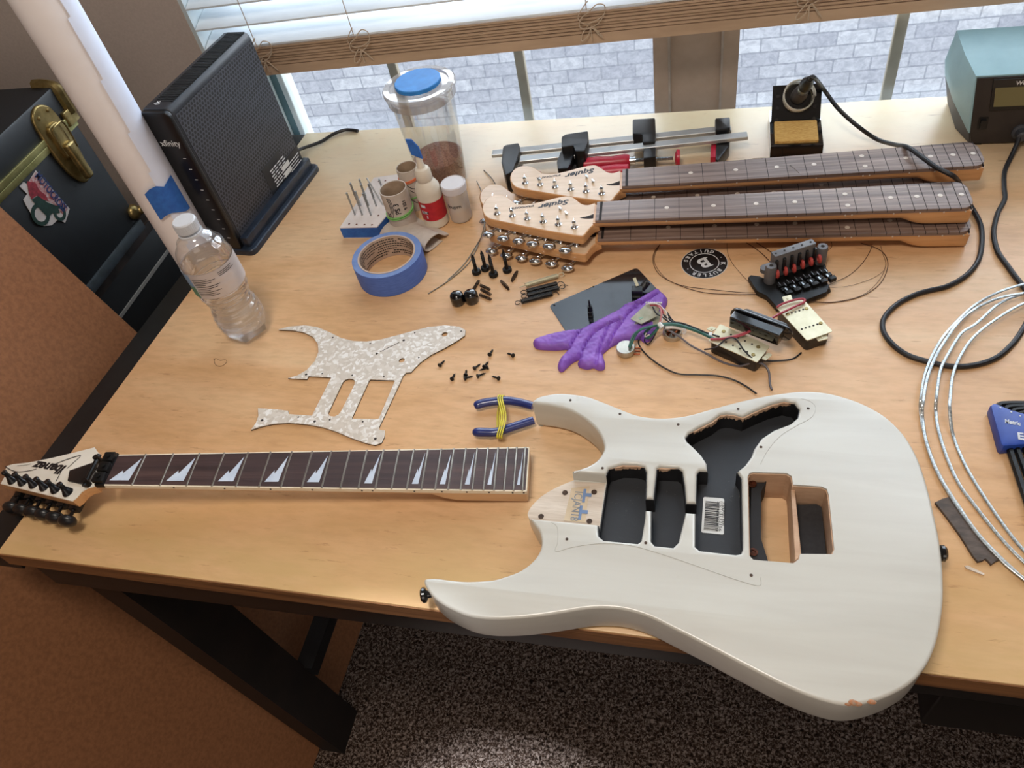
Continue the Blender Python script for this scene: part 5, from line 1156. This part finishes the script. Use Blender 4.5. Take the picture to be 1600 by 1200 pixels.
cen = (a+b)/2; Ls = (b-a).length
sv = Vector((-d.y, d.x, 0)).normalized(); dv = Vector((d.x, d.y, 0)).normalized(); c0 = U((1181,515), .028); c0.z = T+.0225
Rm = Matrix((dv, sv, Vector((0,0,1)))).transposed().to_4x4(); Rm.translation = c0
m = MB(); m.box((0, 0, .0085), (Ls*.93, .013, .017), Rm, b=.0016); obj('pickup_cover', m, M_BLKG, t)
Rf = Matrix((dv, Vector((0,0,1)), -sv)).transposed().to_4x4(); Rf.translation = c0+sv*.0068
m = MB(); m.prism([capsule((.002,.0085), (1,0), Ls*1.17, .0225)], -.0032, 0, bt=.0006, bb=.0006, nb=2, M=Rf); obj('pickup_flange', m, M_BLKG, t)
m = MB(); m.prism([capsule((.004,.0085), (1,0), Ls*.90, .016)], -.0100, -.0032, bt=.001, bb=.001, nb=2, M=Rf); obj('pickup_coil', m, M_BLK, t)
# ---- tremolo bridge
tz = .0; t = thing('tremolo_bridge', 'black and grey tremolo bridge with red rings lying beside the necks', 'tremolo bridge', tuple(U((1235,440), 0)))
bp = [(1169,433), (1173,429.5), (1186,431), (1200,437), (1250,418), (1284,403), (1291,416), (1290,424), (1284,428), (1296,446), (1292,456), (1262,468), (1236,472), (1214,480), (1198,462), (1183,455)]
m = MB(); m.prism([XY(bp, .010)], T+.0035, T+.010, bt=.0008); obj('base_plate', m, M_BLKM, t)
A = U((1207,434), .010); Bv = U((1277,411), .010); d = (Bv-A); L_ = d.length; d.normalize(); ang = math.atan2(d.y, d.x); Mt = Matrix.Translation(A) @ Matrix.Rotation(ang, 4, 'Z')
m = MB(); m.box((L_*.44, .004, .018), (L_*.90, .011, .036), Mt, b=.0015); blk = obj('sustain_block', m, M_GREYM, t)
m = MB()
for k in range(5): m.lathe([(.0014,0), (.0014,.0003)], Mt @ Vector((L_*(.05+.19*k), .004, .0361)), seg=10)
obj('spring_holes', m, M_SLOT, blk)
m = MB()
for k in range(6): m.box((L_*(.03+.166*k), -.0028, .020), (.0036,.004,.020), Mt, b=.001)
obj('block_slots', m, M_BLK, blk)
for x in (-.10, 1.06):
    m = MB(); m.lathe([(.0072,0), (.0070,.024), (.0062,.0262), (.0025,.0264), (.0022,.022)], Mt @ Vector((L_*x, .0 if x > 0 else -.004, 0)), seg=20); m.prism([capsule((L_*x+ (.004 if x < 0 else -.004), .008), (1,0), .022, .012)], .008, .014, M=Mt); obj('stud_post', m, M_GREYM, t)
for k in range(6):
    c = Mt @ Vector((L_*(.02+.185*k), -.0075, .012+.002*(k > 2))); m = MB(); P = [c+Matrix.Rotation(ang-.3, 3, 'Z') @ Vector((0, .0040*math.cos(q), .0040*math.sin(q))) for q in [2*PI*j/14 for j in range(14)]]; m.tube(P, .0022, 7, closed=True); obj('rubber_ring', m, M_REDR, t)
m = MB()
for k in range(6):
    x = L_*(.0+.19*k)
    for j, (dy, h) in enumerate(((-.020,.005), (-.028,.004), (-.036,.006))): m.box((x+j*.001, dy, .0022), (.0085,.006,h), Mt, b=.0006)
sd_ = obj('saddles', m, M_BLKM, t)
m = MB()
for k in range(12): m.box((L_*(-.02+.09*k), -.019-.0035*(k % 2), .0055), (.0010,.006,.0008), Mt)
for k in range(6): m.box((L_*(.02+.18*k), -.031, .0055), (.0022,.005,.0008), Mt)
obj('saddle_screws', m, M_STEEL, sd_)
m = MB()
for k in range(6): c = U((1226+13*k, 474-4.2*k), .004); m.cyl(c+V3(0,.006,0), c-V3(-.001,.003,0), .0042, seg=12)
obj('fine_tuners', m, M_BLK, t)
# ---- loose guitar strings round the bridge
def sobj(l, r, lab, mt=M_STRING, grp='thin guitar strings coiled around the bridge'): tag(curve_obj('guitar_string', path(l), r, mt, None, 6, 5), lab, 'string', grp)
sobj([(1034,379,.002), (1022,395,.001), (1021,412,.001), (1032,430,.001), (1060,445,.001), (1100,457,.001), (1150,460,.001), (1180,460,.002), (1215,462,.005)], .0005, 'dark string curving round the round sticker into the bridge, outer one')
sobj([(1032,381,.002), (1023,398,.001), (1024,414,.001), (1042,436,.001), (1070,447,.001), (1110,452,.001), (1160,457,.002), (1192,457,.006)], .0004, 'dark string curving round the sticker, inner one of the two')
sobj([(1255,468,.006), (1290,473,.001), (1320,470,.001), (1352,460,.001), (1376,442,.001), (1387,418,.001), (1384,400,.001), (1370,388,.001), (1345,380,.001)], .0005, 'dark string making the widest arc right of the bridge')
sobj([(1292,446,.006), (1325,431,.001), (1345,414,.001), (1358,395,.001), (1363,382,.001)], .0004, 'dark string arcing from the bridge to the stacked neck heel')
sobj([(1260,470,.006), (1300,472,.001), (1345,462,.001), (1372,440,.001), (1384,415,.001), (1380,398,.001), (1376,384,.001)], .0003, 'thin string just inside the widest arc')
sobj([(1296,450,.006), (1330,446,.001), (1365,434,.001), (1382,422,.001)], .00022, 'hair thin string running flat right of the bridge')
sobj([(1164,378,.001), (1180,388,.001), (1195,400,.002), (1206,412,.008)], .0005, 'straight dark string from the lower neck to the grey block, left one')
sobj([(1180,378,.001), (1196,388,.001), (1210,397,.004), (1216,402,.010)], .0005, 'straight dark string from the lower neck to the grey block, right one')
sobj([(1136,378,.001), (1137,395,.001), (1145,412,.001), (1160,430,.001), (1176,447,.002)], .0003, 'thin string running down beside the round sticker')
sobj([(1280,378,.001), (1290,392,.001), (1300,384,.001), (1294,372,.001), (1276,376,.001), (1272,388,.001), (1284,394,.001)], .00025, 'small curl of thin string against the lower neck')
# ---- two steel strings at the headstocks
sobj([(669,459,.001), (700,439,.001), (732,411,.001), (749,377,.003), (757,350,.012), (760,322,.012), (753,300,.006), (745,283,.002)], .0009, 'thick steel string curving under the headstocks, outer one', M_STRS, 'steel strings curving under the headstocks')
sobj([(700,437,.001), (724,414,.001), (744,384,.003), (757,360,.010), (771,325,.014), (779,303,.010), (770,281,.004), (756,266,.001)], .0009, 'thick steel string curving under the headstocks, inner one', M_STRS, 'steel strings curving under the headstocks')
# ---- round sticker
c = U((1100.5,411.3), 0); t = thing('round_sticker', 'round black K BUTLER GUITARS sticker with white rings and letter B', 'sticker', tuple(c))
Rk = .0308; m = MB(); m.lathe([(Rk,.0001), (Rk,.0003), (0,.0003)], c, seg=56); obj('white_edge', m, M_LABEL, t)
m = MB(); m.lathe([(Rk-.0008,.0003), (Rk-.0008,.00045), (0,.00045)], c, seg=56); obj('black_disc', m, mat('sticker_black', '17171a', None, .35), t)
m = MB(); m.prism([[(c.x+r_*math.cos(2*PI*i/48), c.y+r_*math.sin(2*PI*i/48)) for i in range(48)] for r_ in (.0196, .0186)], T+.00045, T+.0006); obj('white_rings', m, M_WINK, t)
rot = math.radians(-151); Mr = Matrix.Translation((c.x, c.y, T+.00045)) @ Matrix.Rotation(rot, 4, 'Z'); m = MB()
m.text('B', .027, Mr @ Matrix.Translation((0,-.0095,0)), .0001, 0, 'CENTER', .0008); wd = .0215; m.box((-.0045,-.0085,.0002), (.008,.0012,.0003), Mr); m.box((-.0045,.0088,.0002), (.008,.0012,.0003), Mr)
def arc(txt, r, a_mid, step, size, flip):
    n = len(txt)
    for i, ch in enumerate(txt):
        if ch == ' ': continue
        a = a_mid+(i-(n-1)/2)*step*(1 if flip else -1); R_ = a-PI/2 if not flip else a+PI/2
        Q = Mr @ Matrix.Translation((r*math.cos(a), r*math.sin(a), 0)) @ Matrix.Rotation(R_, 4, 'Z') @ Matrix.Translation((0,-size*.35,0)); m.text(ch, size, Q, .0001, 0, 'CENTER', .00025)
arc('K BUTLER', .0247, PI/2, math.radians(17), .0082, False); arc('GUITARS', .0247, -PI/2, math.radians(17), .0076, True)
for a in (PI*.03, PI*.97): m.lathe([(.0008,0), (.0008,.0002)], Mr @ Vector((.0246*math.cos(a), .0246*math.sin(a)-.002, 0)), seg=8)
obj('lettering', m, M_WINK, t)
# ---- bar clamps
def clamp(label, bar, fixed, slider, sx, hx, pads, zb_):
    t = thing('bar_clamp', label, 'clamp', (bar[1].x, bar[1].y, T)); d = (bar[-1]-bar[0]).normalized(); s = Vector((-d.y, d.x, 0)); 
    a, b = bar[0], bar[-1]; hw_ = .0075; m = MB(); m.prism([[(a-s*hw_).xy, (b-s*hw_).xy, (b+s*hw_).xy, (a+s*hw_).xy]], T+zb_, T+zb_+.006, bt=.0006, bb=.0006, nb=1); obj('steel_bar', m, M_BAR, t)
    for nm, pl, z0, z1 in fixed+slider: m = MB(); m.prism([roundpoly([p.xy for p in pl], .003)], T+z0, T+z1, bt=.002, bb=.001, nb=2); obj(nm, m, M_BLK, t)
    m = MB(); p, q = sx; n = int((q-p).length/.0012); m.lathe([(.0032 if k % 2 else .0025, k*.0012) for k in range(n)], p, q-p, 12); obj('screw', m, M_STEEL, t)
    if hx: p, q = hx; L_ = (q-p).length; m = MB(); m.lathe([(.006,0), (.0105,.002), (.0115,L_*.3), (.0095,L_*.62), (.0115,L_*.9), (.0095,L_)], p, q-p, 12); obj('handle', m, M_RED, t); m = MB(); e = (q-p).normalized(); m.cyl(q, q+e*.009, .0068, seg=14); obj('ferrule', m, M_CHROME, t)
    for k, (c, ax_, r, h) in enumerate(pads):
        m = MB()
        if r > 0: m.lathe([(r*.6,-h*.6), (r,-h*.2), (r,h*.4), (r*.8,h*.5), (0,h*.5)], c, ax_, 18)
        else: m.box(c, (.008,.036,.018), b=.001)
        obj('red_pad', m, M_RED, t)
    return t
z1 = .016
bar1 = [U((769,239), z1+.005), U((1117,203), z1+.005), U((1142,200), z1+.005)]
clamp('bar clamp lying behind, its red pad at the stand end', bar1,
  [('fixed_jaw', [U(p, .02) for p in ((1117,188), (1140.5,186), (1141,218), (1140,228), (1122,252), (1118,250), (1119,222))], .002, .0215), ('jaw_cap', [U(p, .03) for p in ((1117,188), (1140.5,186), (1141,203), (1118,206))], .020, .034)],
  [('sliding_jaw', [U(p, .02) for p in ((989,198), (1024,196), (1025,220), (1024,233), (1005,235), (1004,222), (989,221))], .004, .034), ('jaw_arm', [U(p, .015) for p in ((1006,231), (1025,229), (1025,256), (1006,259))], .002, .028)],
  (U((990,250.5), .016), U((1053,247), .016)), (U((911,258), .016), U((984,251.5), .016)), [(U((1059,247), .016), U((1059,247), .016)-U((1040,248), .016), .013, .007), (U((1114.5,243), .010), None, -1, 0)], z1)
bar2 = [U((812,247), .030), U((900,239), .030), U((1168,208.5), .030)]
clamp('bar clamp lying in front, its screw half hidden by a headstock', bar2,
  [('fixed_jaw', [U(p, .025) for p in ((787.5,238), (792,235), (812,232), (814,238), (811,252), (803,277), (791.5,283), (785,262))], .002, .036)],
  [('sliding_jaw', [U(p, .030) for p in ((879,226), (886,222), (920,217), (920.5,234), (915,249), (900,249), (897,240), (879,243))], .010, .045), ('jaw_arm', [U(p, .018) for p in ((880,242), (902,240), (893,268), (889,275), (873,276), (871.5,263))], .002, .032)],
  (U((905,274), .015), U((850,277.5), .015)), (U((984,267), .015), U((912,271), .015)), [(U((844,278), .015), U((844,278), .015)-U((870,276), .015), .010, .006)], .023)
m = MB(); c = U((881,248), .034); m.box(c+V3(.035,-.008,-.002), (.003,.014,.006), b=.0005); m.bm.free()
# ---- soldering iron stand, iron
x0, x1, y0, y1 = .0765, .1505, 1.0465, 1.118
t = thing('iron_stand', 'black soldering iron stand with yellow sponge tray on the bench back', 'iron stand', ((x0+x1)/2, y0+.03, T))
YZX = Matrix(((0,0,1,0), (1,0,0,0), (0,1,0,0), (0,0,0,1)))   # profile (y, z) extruded along x
m = MB(); m.prism([[(y0,T+.0005), (1.158,T+.0005), (1.158,T+.020), (y1,T+.0245), (y1,T+.0150), (y0+.014,T+.0150), (y0+.014,T+.0225), (y0+.007,T+.0225)]], x0, x1, M=YZX); m.box((x0+.0025,(y0+y1)/2+.006,T+.0190), (.005,y1-y0-.012,.008)); m.box((x1-.0025,(y0+y1)/2+.006,T+.0190), (.005,y1-y0-.012,.008))
m.prism([[(y1,T+.019), (y1+.004,T+.018), (1.158,T+.061), (1.154,T+.064)]], x0+.002, x1-.001, M=YZX); obj('stand_frame', m, M_BLKG, t)
m = MB(); m.box((.1135,1.0895,T+.0195), (.062,.056,.013), b=.003); tag(obj('sponge', m, M_SPONGE), 'yellow cellulose sponge sitting in the black stand tray', 'sponge')
nn = Vector((0,-.74,.67)); 
for x in (x0+.010, x1-.010):
    for k in (.12,.42,.72): m = MB(); p = Vector((x, y1+.0365*k, T+.019+.045*k)); m.cyl(p-nn*.0005, p+nn*.0012, .0028, seg=12); obj('tip_hole', m, M_SLOT, t)
rc = Uy((1248,150), 1.138); ie = Uy((1266,122), 1.095); ax = (ie-rc).normalized(); F3 = frame(ax, (0,1,0)); m = MB()
P = []; n = 5*24
for i in range(n+1): k = i/n; r = .0228-.0035*k; P.append(rc+ax*(.006-.026*k)+F3 @ Vector((r*math.cos(k*5*2*PI), r*math.sin(k*5*2*PI), 0)))
m.tube(P, .0014, 6); obj('spring_holder', m, mat('pale_coil', 'd6d2c4', 'c2beaf', .3, .35, 60), t)
m = MB(); m.lathe([(.020,-.002), (.0185,-.018), (.012,-.034), (.007,-.040)], rc, ax, 28, cap=False); m.lathe([(.0195,-.002), (.018,-.018), (.0115,-.034)], rc, ax, 28, cap=False); obj('holder_cone', m, mat('pale_cone', 'cfc5a0', 'b8ad86', .35, .3, 60), t)
t = thing('soldering_iron', 'grey handled soldering iron resting in the spring holder', 'soldering iron', tuple(rc))
m = MB(); m.lathe([(.0015,-.06), (.0035,-.045), (.0050,-.035), (.0055,-.030), (.0055,-.010), (.0105,-.006), (.0115,.004), (.0105,.016), (.0080,.022)], rc, ax, 24); obj('handle', m, mat('iron_grip', '4b4542', '3a3533', .6, 0, 40), t)
m = MB(); m.lathe([(.0075,.020), (.0080,.022), (.0080,.034), (.0070,.036)], rc, ax, 20); obj('metal_collar', m, M_STEEL, t)
m = MB(); e = (ie-rc).length; m.lathe([(.0085,.034), (.0095,.038), (.0090,.052), (.0060,.060), (.0045,.064)], rc, ax, 20); obj('strain_relief', m, M_BLK, t)
s0 = rc+ax*.060
cp = [s0, s0+ax*.010+V3(.004,0,0)]+path([(1288,141,.060), (1310,170,.045), (1340,197,.030), (1370,217.5,.012), (1398,226,.036), (1418,230,.060), (1440,245,.0635)])+path([(1462,261,.0630), (1480,270,.0610), (1490,275.5,.0560), (1497,283,.040), (1504,297,.020), (1513,315,.006), (1523,332,.0045), (1530,345,.0045), (1534,360,.0035), (1534,382,.0035), (1530,403,.0035), (1520,420,.0035), (1502.5,435.6,.0035), (1478,447.8,.0035), (1453.75,453.4,.0035), (1431,460,.0035), (1405,473,.0035), (1386,490,.0035), (1379,505,.0035), (1382.5,522,.0035), (1397.5,540.6,.0035), (1420,555.6,.0035), (1450,565,.0035), (1480,571.6,.0035), (1506,572.5,.0035), (1534,567.8,.0035), (1559,557.5,.0035), (1579,540.6,.0035), (1592.5,523.75,.0035), (1606,500,.0035), (1612,478,.0035), (1606,458,.0035), (1597,445,.0035), (1585,430,.0035), (1572,412,.0035), (1560,395,.0035), (1554,376,.0035), (1553,358,.0035), (1559,333,.0035), (1570,311,.0035), (1569,292.5,.0035), (1570,267.5,.0035), (1581,242.5,.006)])
cp += [Uy((1590,222), 1.055), Uy((1594,206), 1.066)]
curve = curve_obj('power_cable', cp, .0031, M_BLKW, None, 6, 10); tag(curve, 'black cord snaking from the soldering iron over the necks to the station', 'cord')
# ---- soldering station
yf = 1.0758; t = thing('soldering_station', 'teal soldering station with black front and display at the right window end', 'soldering station', (.42, 1.12, T))
xr = .50
def secs(m, S):
    R_ = [m.vs([(x, y, T+z) for x, z in sec]) for y, sec in S]
    for a, b in zip(R_, R_[1:]): m.ring(a, b)
    m.face(R_[0][::-1]); m.face(R_[-1])
fr_ = [(.3515,.017), (.3480,.0175), (.3335,.1056), (xr+.018,.1056), (xr+.004,.017)]
mid_ = [(.345,.022), (.3260,.046), (.3205,.070), (.3254,.1140), (xr+.026,.1140), (xr+.02,.022)]
m = MB(); R1 = [(.3460,.019), (.3400,.05), (.3365,.080), (.3335,.1056), (xr+.018,.1056), (xr+.006,.019)]
secs(m, [(yf, R1), (1.118, mid_), (1.19, mid_)]); obj('case_upper', m, M_TEAL, t)
m = MB(); lo = lambda dx: [(.352-dx*.4,.001), (.347-dx,.018), (xr+.006+dx,.018), (xr+dx,.001)]; secs(m, [(yf+.001, lo(.0)), (1.118, [(.340,.001), (.3265,.045), (xr+.02,.045), (xr+.01,.001)]), (1.19, [(.340,.001), (.3265,.045), (xr+.02,.045), (xr+.01,.001)])]); obj('case_lower', m, mat('dark_case', '3b3a3a', '302f2f', .5, 0, 20), t)
XZs = lambda y: Matrix(((1,0,0,0), (0,0,-1,y), (0,1,0,T), (0,0,0,1)))
m = MB(); m.prism([[(.3525,.003), (.3475,.020), (.3352,.1035), (xr+.016,.1035), (xr+.003,.020), (xr-.002,.003)]], 0, .0025, bt=.001, M=XZs(yf)); fp = obj('front_panel', m, M_WELB, t)
m = MB(); m.prism([[(.3620,.055), (.3550,.1015), (.470,.1015), (.470,.055)]], .0025, .0045, bt=.0008, M=XZs(yf)); dp = obj('display_bezel', m, M_BLK, t)
m = MB(); m.prism([[(.3655,.0615), (.3605,.0895), (.462,.0895), (.462,.0615)]], .0045, .0049, M=XZs(yf)); obj('display', m, M_LCD, dp)
m = MB(); m.text('Weller', .0078, XZs(yf-.0045) @ Matrix.Translation((.3835,.0925,0)), .0002, 0, 'LEFT', .0002); obj('lettering', m, M_WINK, dp)
m = MB(); m.prism([roundpoly([(.3545,.026), (.3525,.045), (.3650,.045), (.3665,.026)], .002)], .0025, .0035, M=XZs(yf)); m.prism([roundpoly([(.3565,.029), (.3555,.042), (.3625,.042), (.3635,.029)], .001)], .0035, .007, M=XZs(yf)); obj('power_switch', m, M_BLK, t)
m = MB(); c = Uy((1594,204), yf); m.lathe([(.012,0), (.0115,.005), (.008,.006), (.0075,.016), (.005,.018)], c, (0,-1,0), 22); obj('cord_plug', m, mat('plug_grey', '3a3d44', None, .4), t)
m = MB(); m.box((.362,yf+.004,T+.001), (.010,.010,.002)); m.box((.48,yf+.004,T+.001), (.010,.010,.002)); obj('rubber_feet', m, M_BLK, t)
# ---- coiled fret wire
def rib(l, lab): tag(curve_obj('fret_wire', [U(p, z) for p, z in l], .0017, M_RULER, None, 6, 8, flat=.7), lab, 'fret wire', 'loops of fret wire at the bench right side')
zz = lambda l, z0=.0018, zx=.0115: [(p, zx if (500 < p[1] < 640 or p[0] > 1559 and p[1] < 500) else z0+.004*max(0, 1-abs(p[1]-567)/130)) for p in l]
rib(zz([(1640,437), (1600,444), (1562,456), (1525,475.5), (1497,500), (1474,526), (1457.5,554), (1445,586), (1439,623), (1438.5,640), (1441.5,666), (1450,698), (1461,728), (1474,754), (1487.5,776), (1497,790), (1524,829), (1552,860), (1580,887), (1602,906), (1640,930)]), 'outermost loop of coiled fret wire')
rib(zz([(1640,450), (1600,458), (1560,466), (1520,485), (1495,507), (1475,535), (1462,557), (1449,590), (1442,630), (1441,650), (1446,685), (1457,720), (1471,750), (1485,774), (1498,794), (1527,834), (1556,866), (1584,892), (1640,934)], .0045, .0150), 'loop of fret wire lying against the outermost one')
rib(zz([(1640,450), (1600,459), (1562,474), (1525,506), (1502,521), (1481,554), (1469,580), (1463,622), (1462,640), (1466,671), (1480,716), (1499,757), (1521,787), (1549,823), (1574,852), (1600,878), (1640,912)]), 'middle loop of coiled fret wire')
rib(zz([(1640,462), (1600,474), (1562,495), (1525,523), (1503,552), (1489,585), (1484.5,623), (1484,638), (1489,679), (1506,722), (1530.5,765), (1570,823), (1600,860), (1640,900)]), 'innermost loop of coiled fret wire')
# ---- shim and sliver
m = MB(); random.seed(8); S_ = XY([(1461,784.7), (1472,779), (1485,775.5), (1488,781), (1502,799), (1500,803), (1510,808), (1530,838), (1549,862.5), (1561.6,874.7), (1556,877), (1549,882), (1544,876), (1540,873), (1535,876), (1528,877.5), (1520,868), (1500,836), (1478,806)], .0035); m.prism([S_], T+.0004, T+.0035, bt=.0004, nb=1); tag(obj('wood_shim', m, M_SHIM), 'thin dark splintered wood strip under the fret wire edge', 'wood strip')
m = MB(); m.prism([XY([(1507,884.5), (1512,884), (1538,896.5), (1537,899), (1510,888.5)], .001)], T+.0002, T+.0016); tag(obj('wood_splinter', m, M_RAWW), 'small pale wood splinter near the bench front right', 'splinter')
# ---- hex keys
t = thing('hex_key_set', 'blue holder of black hex keys at the bench right edge', 'hex key set', tuple(U((1590,680), 0)))
HKp = XY([(1547.5,634), (1552,631), (1556,631), (1580,641), (1640,657), (1650,696), (1600,695), (1568,697.5), (1564,694)], .014); m = MB(); m.prism([HKp], T+.0004, T+.015, bt=.002, bb=.001, nb=2); hk = obj('holder', m, M_HEXB, t)
for k in range(5):
    a = U((1574+k*11.5, 690), .007+.0006*k); b = U((1612+k*11.5, 805-k*9), .007); r = .0034-.0003*k; m = MB(); m.tube(spline([U((1640,632+k*3), .008), U((1575+k*8,631+k*4.5), .009), U((1560+k*11,636+k*5), .009), U((1566+k*11.5, 660), .008), a, b], 5, False), r, 6); obj('hex_key', m, M_BLKM, t)
m = MB(); Mx, Lx = onplane((1570,661), (1594,665), .0151); m.text('Metric', .0075, Mx, .0002, 0, 'LEFT', .0002, fit=Lx); Mx, Lx = onplane((1590,686), (1615,689), .0151); m.text('EK', .012, Mx, .0002, 0, 'LEFT', .0004, fit=Lx)
for p in ((1563,637), (1580,644), (1594,650)): m.lathe([(.0009,0), (.0009,.0003)], U(p, .0151), seg=8)
obj('lettering', m, M_WINK, hk)
# ---- thin thread on the bench and wire strand
tag(curve_obj('loose_thread', path([(334,560,.0004), (337,570,.0004), (346,572,.0004), (354,566,.0004), (352,562,.0004), (344,563,.0004), (337,560,.0004), (335,563,.0004)])[0:8], .00025, M_STRING), 'tiny dark curl of thread beside the water bottle', 'thread')
tag(curve_obj('thin_wire', [U((1140,264), .0010), U((1150,256), .006), U((1170,249), .012), U((1195,247), .014), U((1222,251), .010), U((1236,259), .060), U((1249,271), .0595)], .0003, M_STRING), 'thin wire arching in front of the sponge stand', 'wire')
# ================================================================ LIGHT
W_ = bpy.data.worlds.new('sky'); bpy.context.scene.world = W_; W_.use_nodes = True
bg = W_.node_tree.nodes['Background']; bg.inputs[0].default_value = (.88,.94,1.0,1); bg.inputs[1].default_value = 1.45
def area(name, loc, target, sx, sy, power, col):
    l = bpy.data.lights.new(name, 'AREA'); l.shape = 'RECTANGLE'; l.size = sx; l.size_y = sy; l.energy = power; l.color = col
    o = bpy.data.objects.new(name, l); C.objects.link(o); o.location = loc; o.rotation_euler = (Vector(target)-Vector(loc)).to_track_quat('-Z', 'Y').to_euler(); return o
area('window_light', (.05, 1.62, T+.75), (-.05, .55, T), 1.9, 1.2, 62, (.86,.93,1))
area('ceiling_light', (-.25, .02, RZ-.06), (-.25, .02, 0), .40, .40, 15, (1,.90,.80))
area('room_light', (.4, -1.9, 1.9), (0, .8, T), 1.8, 1.2, 10, (1,.88,.78))
s_ = bpy.data.lights.new('added_carpet_spot', 'SPOT'); s_.energy = 620; s_.spot_size = math.radians(15); s_.spot_blend = .35; s_.shadow_soft_size = .05; s_.color = (.80,.88,1)  # unseen spot added to brighten a patch of carpet
so = bpy.data.objects.new('added_carpet_spot', s_); C.objects.link(so); so.location = (-.30, .03, 2.40); so.rotation_euler = (Vector((-.30,.085,0))-Vector((-.30,.03,2.40))).to_track_quat('-Z', 'Y').to_euler()
sc = bpy.context.scene
sc.view_settings.view_transform = 'Standard'; sc.view_settings.look = 'None'; sc.view_settings.exposure = .16
for o in bpy.data.objects:
    if '_o' in o: del o['_o']
